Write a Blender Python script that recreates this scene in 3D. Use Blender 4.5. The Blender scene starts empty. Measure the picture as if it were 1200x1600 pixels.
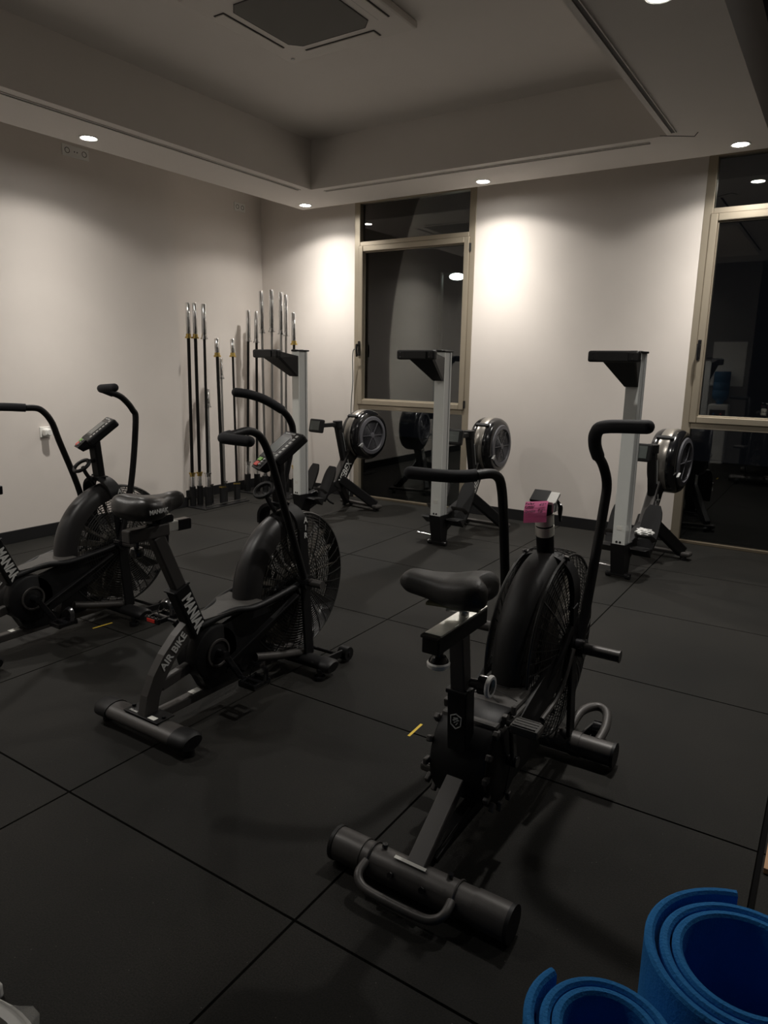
import bpy, bmesh, math, random
from mathutils import Vector, Matrix, Euler
random.seed(7)
C = bpy.context.scene.collection
PI = math.pi

# ------------------------------------------------------------------ camera, world, exposure
cam_d = bpy.data.cameras.new('camera')
cam = bpy.data.objects.new('camera', cam_d); C.objects.link(cam)
yaw, pit, rol = 0.575294358, -0.211741716, 0.0155786476
cy, sy, cp, sp = math.cos(yaw), math.sin(yaw), math.cos(pit), math.sin(pit)
fw = Vector((-sy*cp, cy*cp, sp)); rt = Vector((cy, sy, 0)); up = rt.cross(fw)
r2 = rt*math.cos(rol) + up*math.sin(rol); u2 = -rt*math.sin(rol) + up*math.cos(rol)
M = Matrix((r2, u2, -fw)).transposed().to_4x4(); M.translation = Vector((2.04259996, -1.20368987, 1.44928254))
cam.matrix_world = M
cam_d.sensor_fit = 'VERTICAL'; cam_d.sensor_height = 24.0; cam_d.lens = 24.0*1089.34528/1600.0
cam_d.clip_start = 0.02
bpy.context.scene.camera = cam
vs = bpy.context.scene.view_settings
vs.view_transform = 'Standard'; vs.look = 'None'; vs.gamma = 1.0; vs.use_curve_mapping = False
vs.exposure = 1.24
world = bpy.data.worlds.new('night'); bpy.context.scene.world = world
world.use_nodes = True
world.node_tree.nodes['Background'].inputs[0].default_value = (0.02, 0.022, 0.03, 1)
world.node_tree.nodes['Background'].inputs[1].default_value = 0.06
SPOT_W = 80.0
LAMP_EMIT = 45.0
ZS = 2.93       # underside of the dropped ring
ZC = 3.33       # ceiling slab
YB = 4.93; XL = -3.34; XN = -3.62

# ------------------------------------------------------------------ materials
def mat(name, col, rough=0.5, metal=0.0, spec=0.5, bump=0.0, scale=60.0, var=0.0, coat=0.0, sheen=0.0):
    m = bpy.data.materials.new(name); m.use_nodes = True
    nt = m.node_tree; b = nt.nodes['Principled BSDF']
    b.inputs['Base Color'].default_value = (*col, 1)
    b.inputs['Roughness'].default_value = rough; b.inputs['Metallic'].default_value = metal
    b.inputs['Specular IOR Level'].default_value = spec
    b.inputs['Coat Weight'].default_value = coat
    b.inputs['Sheen Weight'].default_value = sheen
    tc = nt.nodes.new('ShaderNodeTexCoord')
    nz = nt.nodes.new('ShaderNodeTexNoise'); nz.inputs['Scale'].default_value = scale
    nz.inputs['Detail'].default_value = 4
    nt.links.new(tc.outputs['Object'], nz.inputs['Vector'])
    if bump > 0:
        bp = nt.nodes.new('ShaderNodeBump'); bp.inputs['Strength'].default_value = bump
        bp.inputs['Distance'].default_value = 0.002
        nt.links.new(nz.outputs['Fac'], bp.inputs['Height']); nt.links.new(bp.outputs['Normal'], b.inputs['Normal'])
    if var > 0:
        mx = nt.nodes.new('ShaderNodeMix'); mx.data_type = 'RGBA'
        n2 = nt.nodes.new('ShaderNodeTexNoise'); n2.inputs['Scale'].default_value = scale*0.12
        n2.inputs['Detail'].default_value = 5
        nt.links.new(tc.outputs['Object'], n2.inputs['Vector'])
        mx.inputs['A'].default_value = (*[c*(1-var) for c in col], 1)
        mx.inputs['B'].default_value = (*[min(1, c*(1+var)) for c in col], 1)
        nt.links.new(n2.outputs['Fac'], mx.inputs['Factor']); nt.links.new(mx.outputs['Result'], b.inputs['Base Color'])
    return m

def emit(name, col, s):
    m = bpy.data.materials.new(name); m.use_nodes = True
    nt = m.node_tree; b = nt.nodes['Principled BSDF']
    b.inputs['Base Color'].default_value = (*col, 1)
    b.inputs['Emission Color'].default_value = (*col, 1); b.inputs['Emission Strength'].default_value = s
    return m

WALL = mat('painted_wall', (0.70, 0.65, 0.60), 0.75, bump=0.12, scale=45, var=0.03)
CEIL = mat('painted_ceiling', (0.76, 0.72, 0.675), 0.8, bump=0.05, scale=40, var=0.02)
DARKC = mat('dark_ceiling', (0.05, 0.05, 0.062), 0.7)  # slab right of the ring, much darker than the main ceiling
SKIRT = mat('black_skirting', (0.008, 0.008, 0.009), 0.5, bump=0.1)
FRAME = mat('champagne_aluminium', (0.40, 0.35, 0.27), 0.38, metal=0.55)
FRAME2 = mat('champagne_groove', (0.16, 0.13, 0.09), 0.5, metal=0.4)
BLK = mat('black_powder_coat', (0.006, 0.006, 0.0065), 0.48, spec=0.32, bump=0.15, scale=400)
BLKG = mat('gloss_black', (0.008, 0.008, 0.009), 0.18, coat=0.3)
BLKP = mat('black_plastic', (0.007, 0.007, 0.0075), 0.5, spec=0.35, bump=0.1, scale=300)
GREYM = mat('dark_grey_metal', (0.060, 0.056, 0.053), 0.42, metal=0.2, bump=0.12, scale=300)
SHROUD = mat('fender_plastic', (0.020, 0.019, 0.019), 0.40, bump=0.08, scale=500)
FOAM = mat('handle_foam', (0.013, 0.013, 0.016), 0.75, bump=0.35, scale=500)
WIRE = mat('cage_wire', (0.035, 0.035, 0.034), 0.32, metal=0.3)
BLADE = mat('fan_blade', (0.075, 0.068, 0.055), 0.5, metal=0.3)
LEATH = mat('saddle_vinyl', (0.020, 0.019, 0.018), 0.34, bump=0.25, scale=180)
LEATH2 = mat('matt_saddle_vinyl', (0.035, 0.033, 0.030), 0.5, bump=0.3, scale=220)
CHROME = mat('chrome', (0.72, 0.72, 0.72), 0.16, metal=1.0)
STEEL = mat('brushed_steel', (0.42, 0.42, 0.41), 0.3, metal=1.0)
GOLD = mat('brass', (0.65, 0.48, 0.16), 0.28, metal=1.0)
RAIL = mat('white_rail', (0.72, 0.74, 0.71), 0.35, metal=0.15)
RAILS = mat('rail_side', (0.48, 0.49, 0.48), 0.4, metal=0.2)
TEXTM = mat('white_print', (0.62, 0.62, 0.60), 0.6)
GTEXT = mat('grey_print', (0.60, 0.60, 0.58), 0.6)
STICK = mat('white_sticker', (0.65, 0.65, 0.60), 0.6)
WHITEP = mat('white_plastic', (0.80, 0.79, 0.75), 0.4)
RED = mat('red_button', (0.75, 0.07, 0.05), 0.4)
GREEN = mat('green_button', (0.25, 0.55, 0.10), 0.4)
REFL = mat('red_reflector', (0.55, 0.03, 0.02), 0.2, coat=0.5)
LCD = mat('lcd_glass', (0.10, 0.115, 0.11), 0.25)
PINK = mat('pink_paper', (1.0, 0.28, 0.56), 0.7, var=0.04)
INK = mat('ink', (0.10, 0.01, 0.05), 0.6)
TAPE = mat('paper_tape', (0.68, 0.66, 0.58), 0.65, bump=0.5, scale=60, var=0.2)
YEL = mat('yellow_tape', (0.75, 0.52, 0.05), 0.6)
BLUE = mat('blue_foam', (0.012, 0.22, 0.60), 0.85, bump=0.9, scale=260, var=0.12, sheen=0.0)
WOOD = mat('raw_plywood', (0.40, 0.23, 0.12), 0.7, var=0.25, scale=90, bump=0.3)
RUBBER = mat('black_rubber', (0.016, 0.016, 0.015), 0.7, bump=0.5, scale=400)
GREYF = mat('flywheel_grey', (0.085, 0.085, 0.095), 0.42)
SILV = mat('silver_band', (0.33, 0.31, 0.28), 0.3, metal=0.7)
SCUFF = mat('scuffed_grey_plastic', (0.055, 0.052, 0.048), 0.55, var=0.35, scale=120, bump=0.4)
WORN = mat('worn_aluminium', (0.80, 0.80, 0.74), 0.34, metal=0.65, var=0.25, scale=160)
CABLE = mat('grey_cable', (0.10, 0.115, 0.105), 0.6)
BOTTLE = mat('blue_water_bottle', (0.03, 0.13, 0.26), 0.15)
GRILL = mat('ac_grille', (0.15, 0.145, 0.13), 0.7, bump=0.6, scale=300)
AC = mat('ac_panel', (0.72, 0.68, 0.63), 0.55)
LINE = mat('dark_seam', (0.04, 0.036, 0.034), 0.7)
LENS = emit('lamp_lens', (1.0, 0.97, 0.92), LAMP_EMIT)
OUTL = emit('outdoor_lamp_glass', (0.9, 1.0, 0.93), 9.0)
LEDR = emit('red_led', (1.0, 0.05, 0.03), 1.5)

def glass_mat():
    m = bpy.data.materials.new('window_glass'); m.use_nodes = True
    nt = m.node_tree; nt.nodes.clear()
    out = nt.nodes.new('ShaderNodeOutputMaterial'); mx = nt.nodes.new('ShaderNodeMixShader')
    tr = nt.nodes.new('ShaderNodeBsdfTransparent'); gl = nt.nodes.new('ShaderNodeBsdfGlossy')
    fr = nt.nodes.new('ShaderNodeFresnel'); fr.inputs['IOR'].default_value = 1.85
    tr.inputs['Color'].default_value = (0.80, 0.82, 0.80, 1)
    gl.inputs['Roughness'].default_value = 0.015; gl.inputs['Color'].default_value = (0.95, 0.95, 0.95, 1)
    nt.links.new(fr.outputs[0], mx.inputs[0]); nt.links.new(tr.outputs[0], mx.inputs[1])
    nt.links.new(gl.outputs[0], mx.inputs[2]); nt.links.new(mx.outputs[0], out.inputs[0])
    return m
GLASS = glass_mat()
def film_mat():
    m = bpy.data.materials.new('clear_plastic'); m.use_nodes = True
    nt = m.node_tree; nt.nodes.clear()
    out = nt.nodes.new('ShaderNodeOutputMaterial'); mx = nt.nodes.new('ShaderNodeMixShader')
    tr = nt.nodes.new('ShaderNodeBsdfTransparent'); gl = nt.nodes.new('ShaderNodeBsdfPrincipled')
    gl.inputs['Base Color'].default_value = (0.5, 0.5, 0.48, 1); gl.inputs['Roughness'].default_value = 0.2
    mx.inputs[0].default_value = 0.35
    nt.links.new(tr.outputs[0], mx.inputs[1]); nt.links.new(gl.outputs[0], mx.inputs[2]); nt.links.new(mx.outputs[0], out.inputs[0])
    return m
FILM = film_mat()

def floor_mat():
    m = bpy.data.materials.new('rubber_tiles'); m.use_nodes = True
    nt = m.node_tree; b = nt.nodes['Principled BSDF']; N = nt.nodes.new; L = nt.links.new
    tc = N('ShaderNodeTexCoord')
    sp = N('ShaderNodeTexNoise'); sp.inputs['Scale'].default_value = 230; sp.inputs['Detail'].default_value = 4; sp.inputs['Roughness'].default_value = 0.75
    L(tc.outputs['Object'], sp.inputs['Vector'])
    big = N('ShaderNodeTexNoise'); big.inputs['Scale'].default_value = 1.6; big.inputs['Detail'].default_value = 5
    L(tc.outputs['Object'], big.inputs['Vector'])
    r1 = N('ShaderNodeValToRGB')
    r1.color_ramp.elements[0].position = 0.30; r1.color_ramp.elements[0].color = (0.0016, 0.0016, 0.0014, 1)
    r1.color_ramp.elements[1].position = 0.72; r1.color_ramp.elements[1].color = (0.0235, 0.0226, 0.0200, 1)
    L(sp.outputs['Fac'], r1.inputs['Fac'])
    r2 = N('ShaderNodeValToRGB')
    r2.color_ramp.elements[0].position = 0.3; r2.color_ramp.elements[0].color = (0.60, 0.63, 0.60, 1)
    r2.color_ramp.elements[1].position = 0.7; r2.color_ramp.elements[1].color = (1.40, 1.34, 1.27, 1)
    L(big.outputs['Fac'], r2.inputs['Fac'])
    mx = N('ShaderNodeMix'); mx.data_type = 'RGBA'; mx.blend_type = 'MULTIPLY'; mx.inputs['Factor'].default_value = 1
    L(r1.outputs['Color'], mx.inputs['A']); L(r2.outputs['Color'], mx.inputs['B'])
    # seldom pale specks
    vo = N('ShaderNodeTexVoronoi'); vo.inputs['Scale'].default_value = 95
    L(tc.outputs['Object'], vo.inputs['Vector'])
    lt = N('ShaderNodeMath'); lt.operation = 'LESS_THAN'; lt.inputs[1].default_value = 0.10
    L(vo.outputs['Distance'], lt.inputs[0])
    sepc = N('ShaderNodeSeparateColor'); L(vo.outputs['Color'], sepc.inputs[0])
    gt = N('ShaderNodeMath'); gt.operation = 'GREATER_THAN'; gt.inputs[1].default_value = 0.975
    L(sepc.outputs[0], gt.inputs[0])
    ml = N('ShaderNodeMath'); ml.operation = 'MULTIPLY'; L(lt.outputs[0], ml.inputs[0]); L(gt.outputs[0], ml.inputs[1])
    mx2 = N('ShaderNodeMix'); mx2.data_type = 'RGBA'; mx2.inputs['B'].default_value = (0.16, 0.155, 0.14, 1)
    L(ml.outputs[0], mx2.inputs['Factor']); L(mx.outputs['Result'], mx2.inputs['A'])
    L(mx2.outputs['Result'], b.inputs['Base Color'])
    b.inputs['Roughness'].default_value = 0.66; b.inputs['Specular IOR Level'].default_value = 0.22
    bp = N('ShaderNodeBump'); bp.inputs['Strength'].default_value = 0.8; bp.inputs['Distance'].default_value = 0.003
    L(sp.outputs['Fac'], bp.inputs['Height']); L(bp.outputs['Normal'], b.inputs['Normal'])
    return m
FLOOR = floor_mat()

# ------------------------------------------------------------------ mesh helpers
def V(*a): return Vector(a)
class MB:
    """collects shapes in one bmesh"""
    def __init__(s, off=(0, 0, 0)): s.bm = bmesh.new(); s.off = Vector(off); s.mats = []; s.cur = 0
    def use(s, m):
        if m not in s.mats: s.mats.append(m)
        s.cur = s.mats.index(m); return s
    def _fin(s, verts, smooth=False):
        fs = set(f for v in verts for f in v.link_faces)
        for f in fs: f.material_index = s.cur; f.smooth = smooth
    def box(s, c, d, bev=0.0, rot=None):
        r = bmesh.ops.create_cube(s.bm, size=1.0); vs_ = r['verts']
        mt = Matrix.Translation(Vector(c)) @ (rot.to_4x4() if rot else Matrix.Identity(4)) @ Matrix.Diagonal((*d, 1))
        bmesh.ops.transform(s.bm, matrix=mt, verts=vs_)
        if bev > 0:
            es = list(set(e for v in vs_ for e in v.link_edges))
            rr = bmesh.ops.bevel(s.bm, geom=es, offset=min(bev, 0.49*min(d)), segments=2, affect='EDGES', profile=0.5)
            vs_ = rr['verts']; vs_ = list(set(vs_))
        s._fin(vs_); return s
    def bar(s, a, b, w, h, bev=0.0, upv=(0, 0, 1), ext=0.0):
        """box from a to b, w across, h along up"""
        a = Vector(a); b = Vector(b); z = (b-a); L = z.length; z.normalize()
        u = Vector(upv)
        if abs(u.dot(z)) > 0.98: u = Vector((0, 1, 0))
        x = u.cross(z).normalized(); y = z.cross(x).normalized()
        R = Matrix((x, y, z)).transposed()
        return s.box((a+b)/2, (w, h, L+2*ext), bev, R)
    def tube(s, pts, r, n=12, smooth=True, sub=6, cap=True, flat=1.0, upv=None):
        pts = [Vector(p) for p in pts]
        rs = r if isinstance(r, (list, tuple)) else [r]*len(pts)
        if len(pts) > 2 and sub > 1:
            P = []; RR = []
            for i in range(len(pts)-1):
                p0 = pts[max(i-1, 0)]; p1 = pts[i]; p2 = pts[i+1]; p3 = pts[min(i+2, len(pts)-1)]
                for k in range(sub):
                    t = k/sub
                    P.append(0.5*((2*p1)+(-p0+p2)*t+(2*p0-5*p1+4*p2-p3)*t*t+(-p0+3*p1-3*p2+p3)*t**3))
                    RR.append(rs[i]*(1-t)+rs[i+1]*t)
            P.append(pts[-1]); RR.append(rs[-1])
        else: P, RR = pts, rs
        T = []
        for i in range(len(P)):
            T.append((P[min(i+1, len(P)-1)]-P[max(i-1, 0)]).normalized())
        nrm = T[0].orthogonal().normalized() if upv is None else (Vector(upv)-T[0]*Vector(upv).dot(T[0])).normalized()
        rings = []; allv = []
        for i, p in enumerate(P):
            nrm = (nrm - T[i]*nrm.dot(T[i])).normalized(); bn = T[i].cross(nrm)
            ring = [s.bm.verts.new(p + (nrm*math.cos(2*PI*k/n)*flat + bn*math.sin(2*PI*k/n))*RR[i]) for k in range(n)]
            rings.append(ring); allv += ring
        for i in range(len(rings)-1):
            for k in range(n):
                s.bm.faces.new((rings[i][k], rings[i][(k+1) % n], rings[i+1][(k+1) % n], rings[i+1][k]))
        if cap:
            s.bm.faces.new(list(reversed(rings[0]))); s.bm.faces.new(rings[-1])
        s._fin(allv, smooth)
        if cap:
            for rr in (rings[0], rings[-1]):
                for f in rr[0].link_faces:
                    if len(f.verts) == n: f.smooth = False
        return s
    def cyl(s, a, b, r, n=20, r2=None):
        return s.tube([a, b], [r, r if r2 is None else r2], n=n, sub=1)
    def torus(s, c, axis, R, r, n=48, m=6, a0=0.0, a1=2*PI, ref=None):
        c = Vector(c); z = Vector(axis).normalized()
        x = Vector(ref).normalized() if ref is not None else z.orthogonal().normalized()
        y = z.cross(x); full = abs(a1-a0-2*PI) < 1e-6
        cnt = n if full else n+1; rings = []; allv = []
        for i in range(cnt):
            a = a0+(a1-a0)*i/n; d = x*math.cos(a)+y*math.sin(a)
            ring = [s.bm.verts.new(c+d*(R+r*math.cos(2*PI*k/m))+z*r*math.sin(2*PI*k/m)) for k in range(m)]
            rings.append(ring); allv += ring
        for i in range(n):
            A = rings[i]; B = rings[(i+1) % cnt]
            for k in range(m): s.bm.faces.new((A[k], A[(k+1) % m], B[(k+1) % m], B[k]))
        s._fin(allv, True); return s
    def lathe(s, c, axis, prof, n=40, a0=0.0, a1=2*PI, ref=None, smooth=True, closed=False):
        """prof = [(radius, along axis)]"""
        c = Vector(c); z = Vector(axis).normalized()
        x = Vector(ref).normalized() if ref is not None else z.orthogonal().normalized()
        y = z.cross(x); full = abs(a1-a0-2*PI) < 1e-6; cnt = n if full else n+1
        rings = []; allv = []
        for i in range(cnt):
            a = a0+(a1-a0)*i/n; d = x*math.cos(a)+y*math.sin(a)
            ring = [s.bm.verts.new(c+d*p[0]+z*p[1]) for p in prof]; rings.append(ring); allv += ring
        np_ = len(prof)
        for i in range(n):
            A = rings[i]; B = rings[(i+1) % cnt]
            for k in range(np_ if closed else np_-1):
                k2 = (k+1) % np_
                try: s.bm.faces.new((A[k], B[k], B[k2], A[k2]))
                except ValueError: pass
        if not full and closed:
            s.bm.faces.new(rings[0]); s.bm.faces.new(list(reversed(rings[-1])))
        s._fin(allv, smooth); return s
    def prism(s, prof, x0, x1, ax='x', smooth=False):
        """extrude closed 2d profile (y,z) from x0 to x1"""
        def P(x, p):
            if ax == 'x': return V(x, p[0], p[1])
            if ax == 'y': return V(p[0], x, p[1])
            return V(p[0], p[1], x)
        A = [s.bm.verts.new(P(x0, p)) for p in prof]; B = [s.bm.verts.new(P(x1, p)) for p in prof]
        n = len(prof)
        fa = s.bm.faces.new(A); fb = s.bm.faces.new(list(reversed(B)))
        for k in range(n): s.bm.faces.new((A[k], B[k], B[(k+1) % n], A[(k+1) % n]))
        s._fin(A+B, smooth); fa.smooth = fb.smooth = False; return s
    def ball(s, c, r, sc=(1, 1, 1), n=16):
        rr = bmesh.ops.create_uvsphere(s.bm, u_segments=n, v_segments=n//2, radius=r)
        bmesh.ops.transform(s.bm, matrix=Matrix.Translation(Vector(c)) @ Matrix.Diagonal((*sc, 1)), verts=rr['verts'])
        s._fin(rr['verts'], True); return s
    def hull(s, pts):
        vs_ = [s.bm.verts.new(Vector(p)) for p in pts]
        r = bmesh.ops.convex_hull(s.bm, input=vs_)
        for g in r['geom']:
            if isinstance(g, bmesh.types.BMFace): g.material_index = s.cur
        return s
    def loft(s, rings, caps=True, smooth=True):
        R = [[s.bm.verts.new(Vector(p)) for p in ring] for ring in rings]; n = len(R[0])
        for i in range(len(R)-1):
            for k in range(n): s.bm.faces.new((R[i][k], R[i][(k+1) % n], R[i+1][(k+1) % n], R[i+1][k]))
        if caps: s.bm.faces.new(list(reversed(R[0]))); s.bm.faces.new(R[-1])
        s._fin([v for r_ in R for v in r_], smooth); return s
    def out(s, name, m=None, parent=None, subd=0):
        bmesh.ops.recalc_face_normals(s.bm, faces=s.bm.faces[:])
        s.bm.normal_update()
        for e_ in s.bm.edges:
            if len(e_.link_faces) == 2 and e_.calc_face_angle(0.0) > 0.70: e_.smooth = False
        me = bpy.data.meshes.new(name)
        if s.off.length > 0: bmesh.ops.translate(s.bm, vec=-s.off, verts=s.bm.verts[:])
        s.bm.to_mesh(me); s.bm.free()
        if m is not None and not s.mats: me.materials.append(m)
        for mm in s.mats: me.materials.append(mm)
        o = bpy.data.objects.new(name, me); C.objects.link(o)
        if parent: o.parent = parent
        if subd:
            md = o.modifiers.new('sub', 'SUBSURF'); md.levels = subd; md.render_levels = subd
        return o

def thing(name, label, cat, loc=(0, 0, 0), rotz=0.0, group=None):
    o = bpy.data.objects.new(name, None); C.objects.link(o); o.empty_display_size = 0.1
    o.location = loc; o.rotation_euler = (0, 0, rotz)
    o['label'] = label; o['category'] = cat
    if group: o['group'] = group
    return o
def tag(o, label, cat, group=None):
    o['label'] = label; o['category'] = cat
    if group: o['group'] = group
    return o
def struct(o): o['kind'] = 'structure'; return o
def lab(o, t): o['label'] = t; return o

def text(name, body, size, pos, xd, yd, m, parent=None, off=(0, 0, 0), sx=1.0, bold=0.0, shear=0.0, ls=1.0):
    cu = bpy.data.curves.new(name, 'FONT'); cu.body = body; cu.size = size; cu.align_x = 'CENTER'; cu.align_y = 'CENTER'
    cu.extrude = 0.0006; cu.offset = bold; cu.shear = shear; cu.space_line = ls; cu.resolution_u = 3
    ob = bpy.data.objects.new(name+'_tmp', cu); C.objects.link(ob)
    bpy.context.view_layer.update()
    me = bpy.data.meshes.new_from_object(ob.evaluated_get(bpy.context.evaluated_depsgraph_get()))
    bpy.data.objects.remove(ob); bpy.data.curves.remove(cu)
    me.name = name
    x = Vector(xd).normalized(); y = Vector(yd); y = (y-x*y.dot(x)).normalized(); z = x.cross(y)
    R = Matrix((x, y, z)).transposed().to_4x4()
    me.transform(Matrix.Translation(Vector(pos)-Vector(off)) @ R @ Matrix.Diagonal((sx, 1, 1, 1)))
    me.materials.clear(); me.materials.append(m)
    o = bpy.data.objects.new(name, me); C.objects.link(o)
    if parent: o.parent = parent
    return o

# ------------------------------------------------------------------ room shell

# rubber tiles: 1 m squares with bevelled edges, the grooves show the screed below
fl0 = MB()
for i in range(-5, 6):
    for j in range(-5, 6):
        x0, x1, y0, y1 = i, i+1, j, j+1
        g = 0.0020
        gx0 = g + (0.011 if i == 2 else 0)
        a0, a1 = x0+gx0, x1-g; c0, c1 = y0+g, y1-g
        if a1 > 6: continue
        a0 = max(a0, -3.62); c1 = min(c1, YB+0.10)
        if a1-a0 < 0.05 or c1-c0 < 0.05 or c1 < -4.9: continue
        e = 0.002
        A = [fl0.bm.verts.new(p) for p in ((a0, c0, -0.012), (a1, c0, -0.012), (a1, c1, -0.012), (a0, c1, -0.012))]
        B = [fl0.bm.verts.new(p) for p in ((a0+e, c0+e, 0), (a1-e, c0+e, 0), (a1-e, c1-e, 0), (a0+e, c1-e, 0))]
        fl0.bm.faces.new(B)
        for k in range(4): fl0.bm.faces.new((A[k], A[(k+1) % 4], B[(k+1) % 4], B[k]))
fl0.use(FLOOR)
fl0.use(mat('dark_subfloor', (0.003, 0.003, 0.003), 0.9, spec=0.1)); fl0.box((1.2, 0.1, -0.025), (9.7, 10.3, 0.024))
floor = struct(fl0.out('floor'))

def wall_obj(name, boxes, m=WALL):
    w = MB()
    for c0, c1 in boxes:
        w.box([(p+q)/2 for p, q in zip(c0, c1)], [abs(q-p) for p, q in zip(c0, c1)])
    return struct(w.out(name, m))
W1 = (-2.34, -0.98); W2 = (0.955, 2.32); WT = 3.06; WTH = 0.25
wall_obj('wall_back', [((-3.87, YB, -0.03), (W1[0], YB+WTH, ZC)), ((W1[1], YB, -0.03), (W2[0], YB+WTH, ZC)),
                       ((W2[1], YB, -0.03), (6.0, YB+WTH, ZC)), ((W1[0], YB, WT), (W1[1], YB+WTH, ZC)), ((W2[0], YB, WT), (W2[1], YB+WTH, ZC))])
wall_obj('wall_left', [((-3.87, -1.1, -0.03), (XL, 3.46, ZC)), ((-3.87, 3.46, -0.03), (XN, YB, ZC))])
wall_obj('wall_front', [((XL, -0.96, -0.03), (0.80, -0.80, ZC)), ((-3.87, -5.0, -0.03), (6.0, -4.85, ZC))], mat('grey_wall', (0.22, 0.21, 0.20), 0.8))
wall_obj('wall_right', [((5.9, -4.85, -0.03), (6.05, YB, ZC))])
cl = MB()
cl.box((-1.225, 0.15, ZC+0.05), (5.29, 10.3, 0.10))
struct(cl.out('ceiling', CEIL))
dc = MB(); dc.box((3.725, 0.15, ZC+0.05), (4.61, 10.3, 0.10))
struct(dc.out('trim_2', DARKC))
# dropped ceiling ring with slot diffusers
RO = (-2.75, 1.42, -0.44, 4.60); RI = (-2.14, 0.85, 0.18, 3.98)
rg = MB(); zc = (ZS+ZC)/2; hh = ZC-ZS
rg.box(((RO[0]+RI[0])/2, (RO[2]+RO[3])/2, zc), (RI[0]-RO[0], RO[3]-RO[2], hh))
rg.box(((RO[1]+RI[1])/2, (RO[2]+RO[3])/2, zc), (RO[1]-RI[1], RO[3]-RO[2], hh))
rg.box(((RI[0]+RI[1])/2, (RO[3]+RI[3])/2, zc), (RI[1]-RI[0], RO[3]-RI[3], hh))
rg.box(((RI[0]+RI[1])/2, (RO[2]+RI[2])/2, zc), (RI[1]-RI[0], RI[2]-RO[2], hh))
ring = struct(rg.out('trim_1', CEIL))
def slot(a, b_, w=0.022):
    s = MB(); s.use(LINE); s.bar(a, b_, w, 0.004)
    s.use(CEIL)
    d = (Vector(b_)-Vector(a)).normalized(); n = Vector((-d.y, d.x, 0))
    for q in (-1, 1): s.bar(Vector(a)+n*q*(w/2+0.004), Vector(b_)+n*q*(w/2+0.004), 0.006, 0.012)
    o = s.out('slot_diffuser', None, ring); return o
slot((-2.235, 0.6, ZS-0.001), (-2.235, 3.93, ZS-0.001)); slot((-2.06, 4.075, ZS-0.001), (0.72, 4.075, ZS-0.001))
slot((0.90, 0.6, ZS-0.001), (0.90, 3.93, ZS-0.001))
s = MB(); s.bar((0.81, 3.955, ZS-0.001), (1.00, 4.08, ZS-0.001), 0.006, 0.003); s.bar((1.0, 4.08, ZS-0.001), (1.035, 4.0, ZS-0.001), 0.005, 0.003)
s.out('hatch_seam', LINE, ring)

def skirt(name, boxes):
    w = MB()
    for c0, c1 in boxes: w.box([(p+q)/2 for p, q in zip(c0, c1)], [abs(q-p) for p, q in zip(c0, c1)], 0.003)
    return struct(w.out(name, SKIRT))
SH = 0.10; ST = 0.014
skirt('baseboard_back', [((XN, YB-ST, 0), (W1[0], YB, SH)), ((W1[1], YB-ST, 0), (W2[0], YB, SH)), ((W2[1], YB-ST, 0), (5.9, YB, SH))])
skirt('baseboard_left', [((XL, -0.8, 0), (XL+ST, 3.46+ST, SH)), ((XN, 3.46, 0), (XL+ST, 3.46+ST, SH)), ((XN, 3.46, 0), (XN+ST, YB, SH))])

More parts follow.
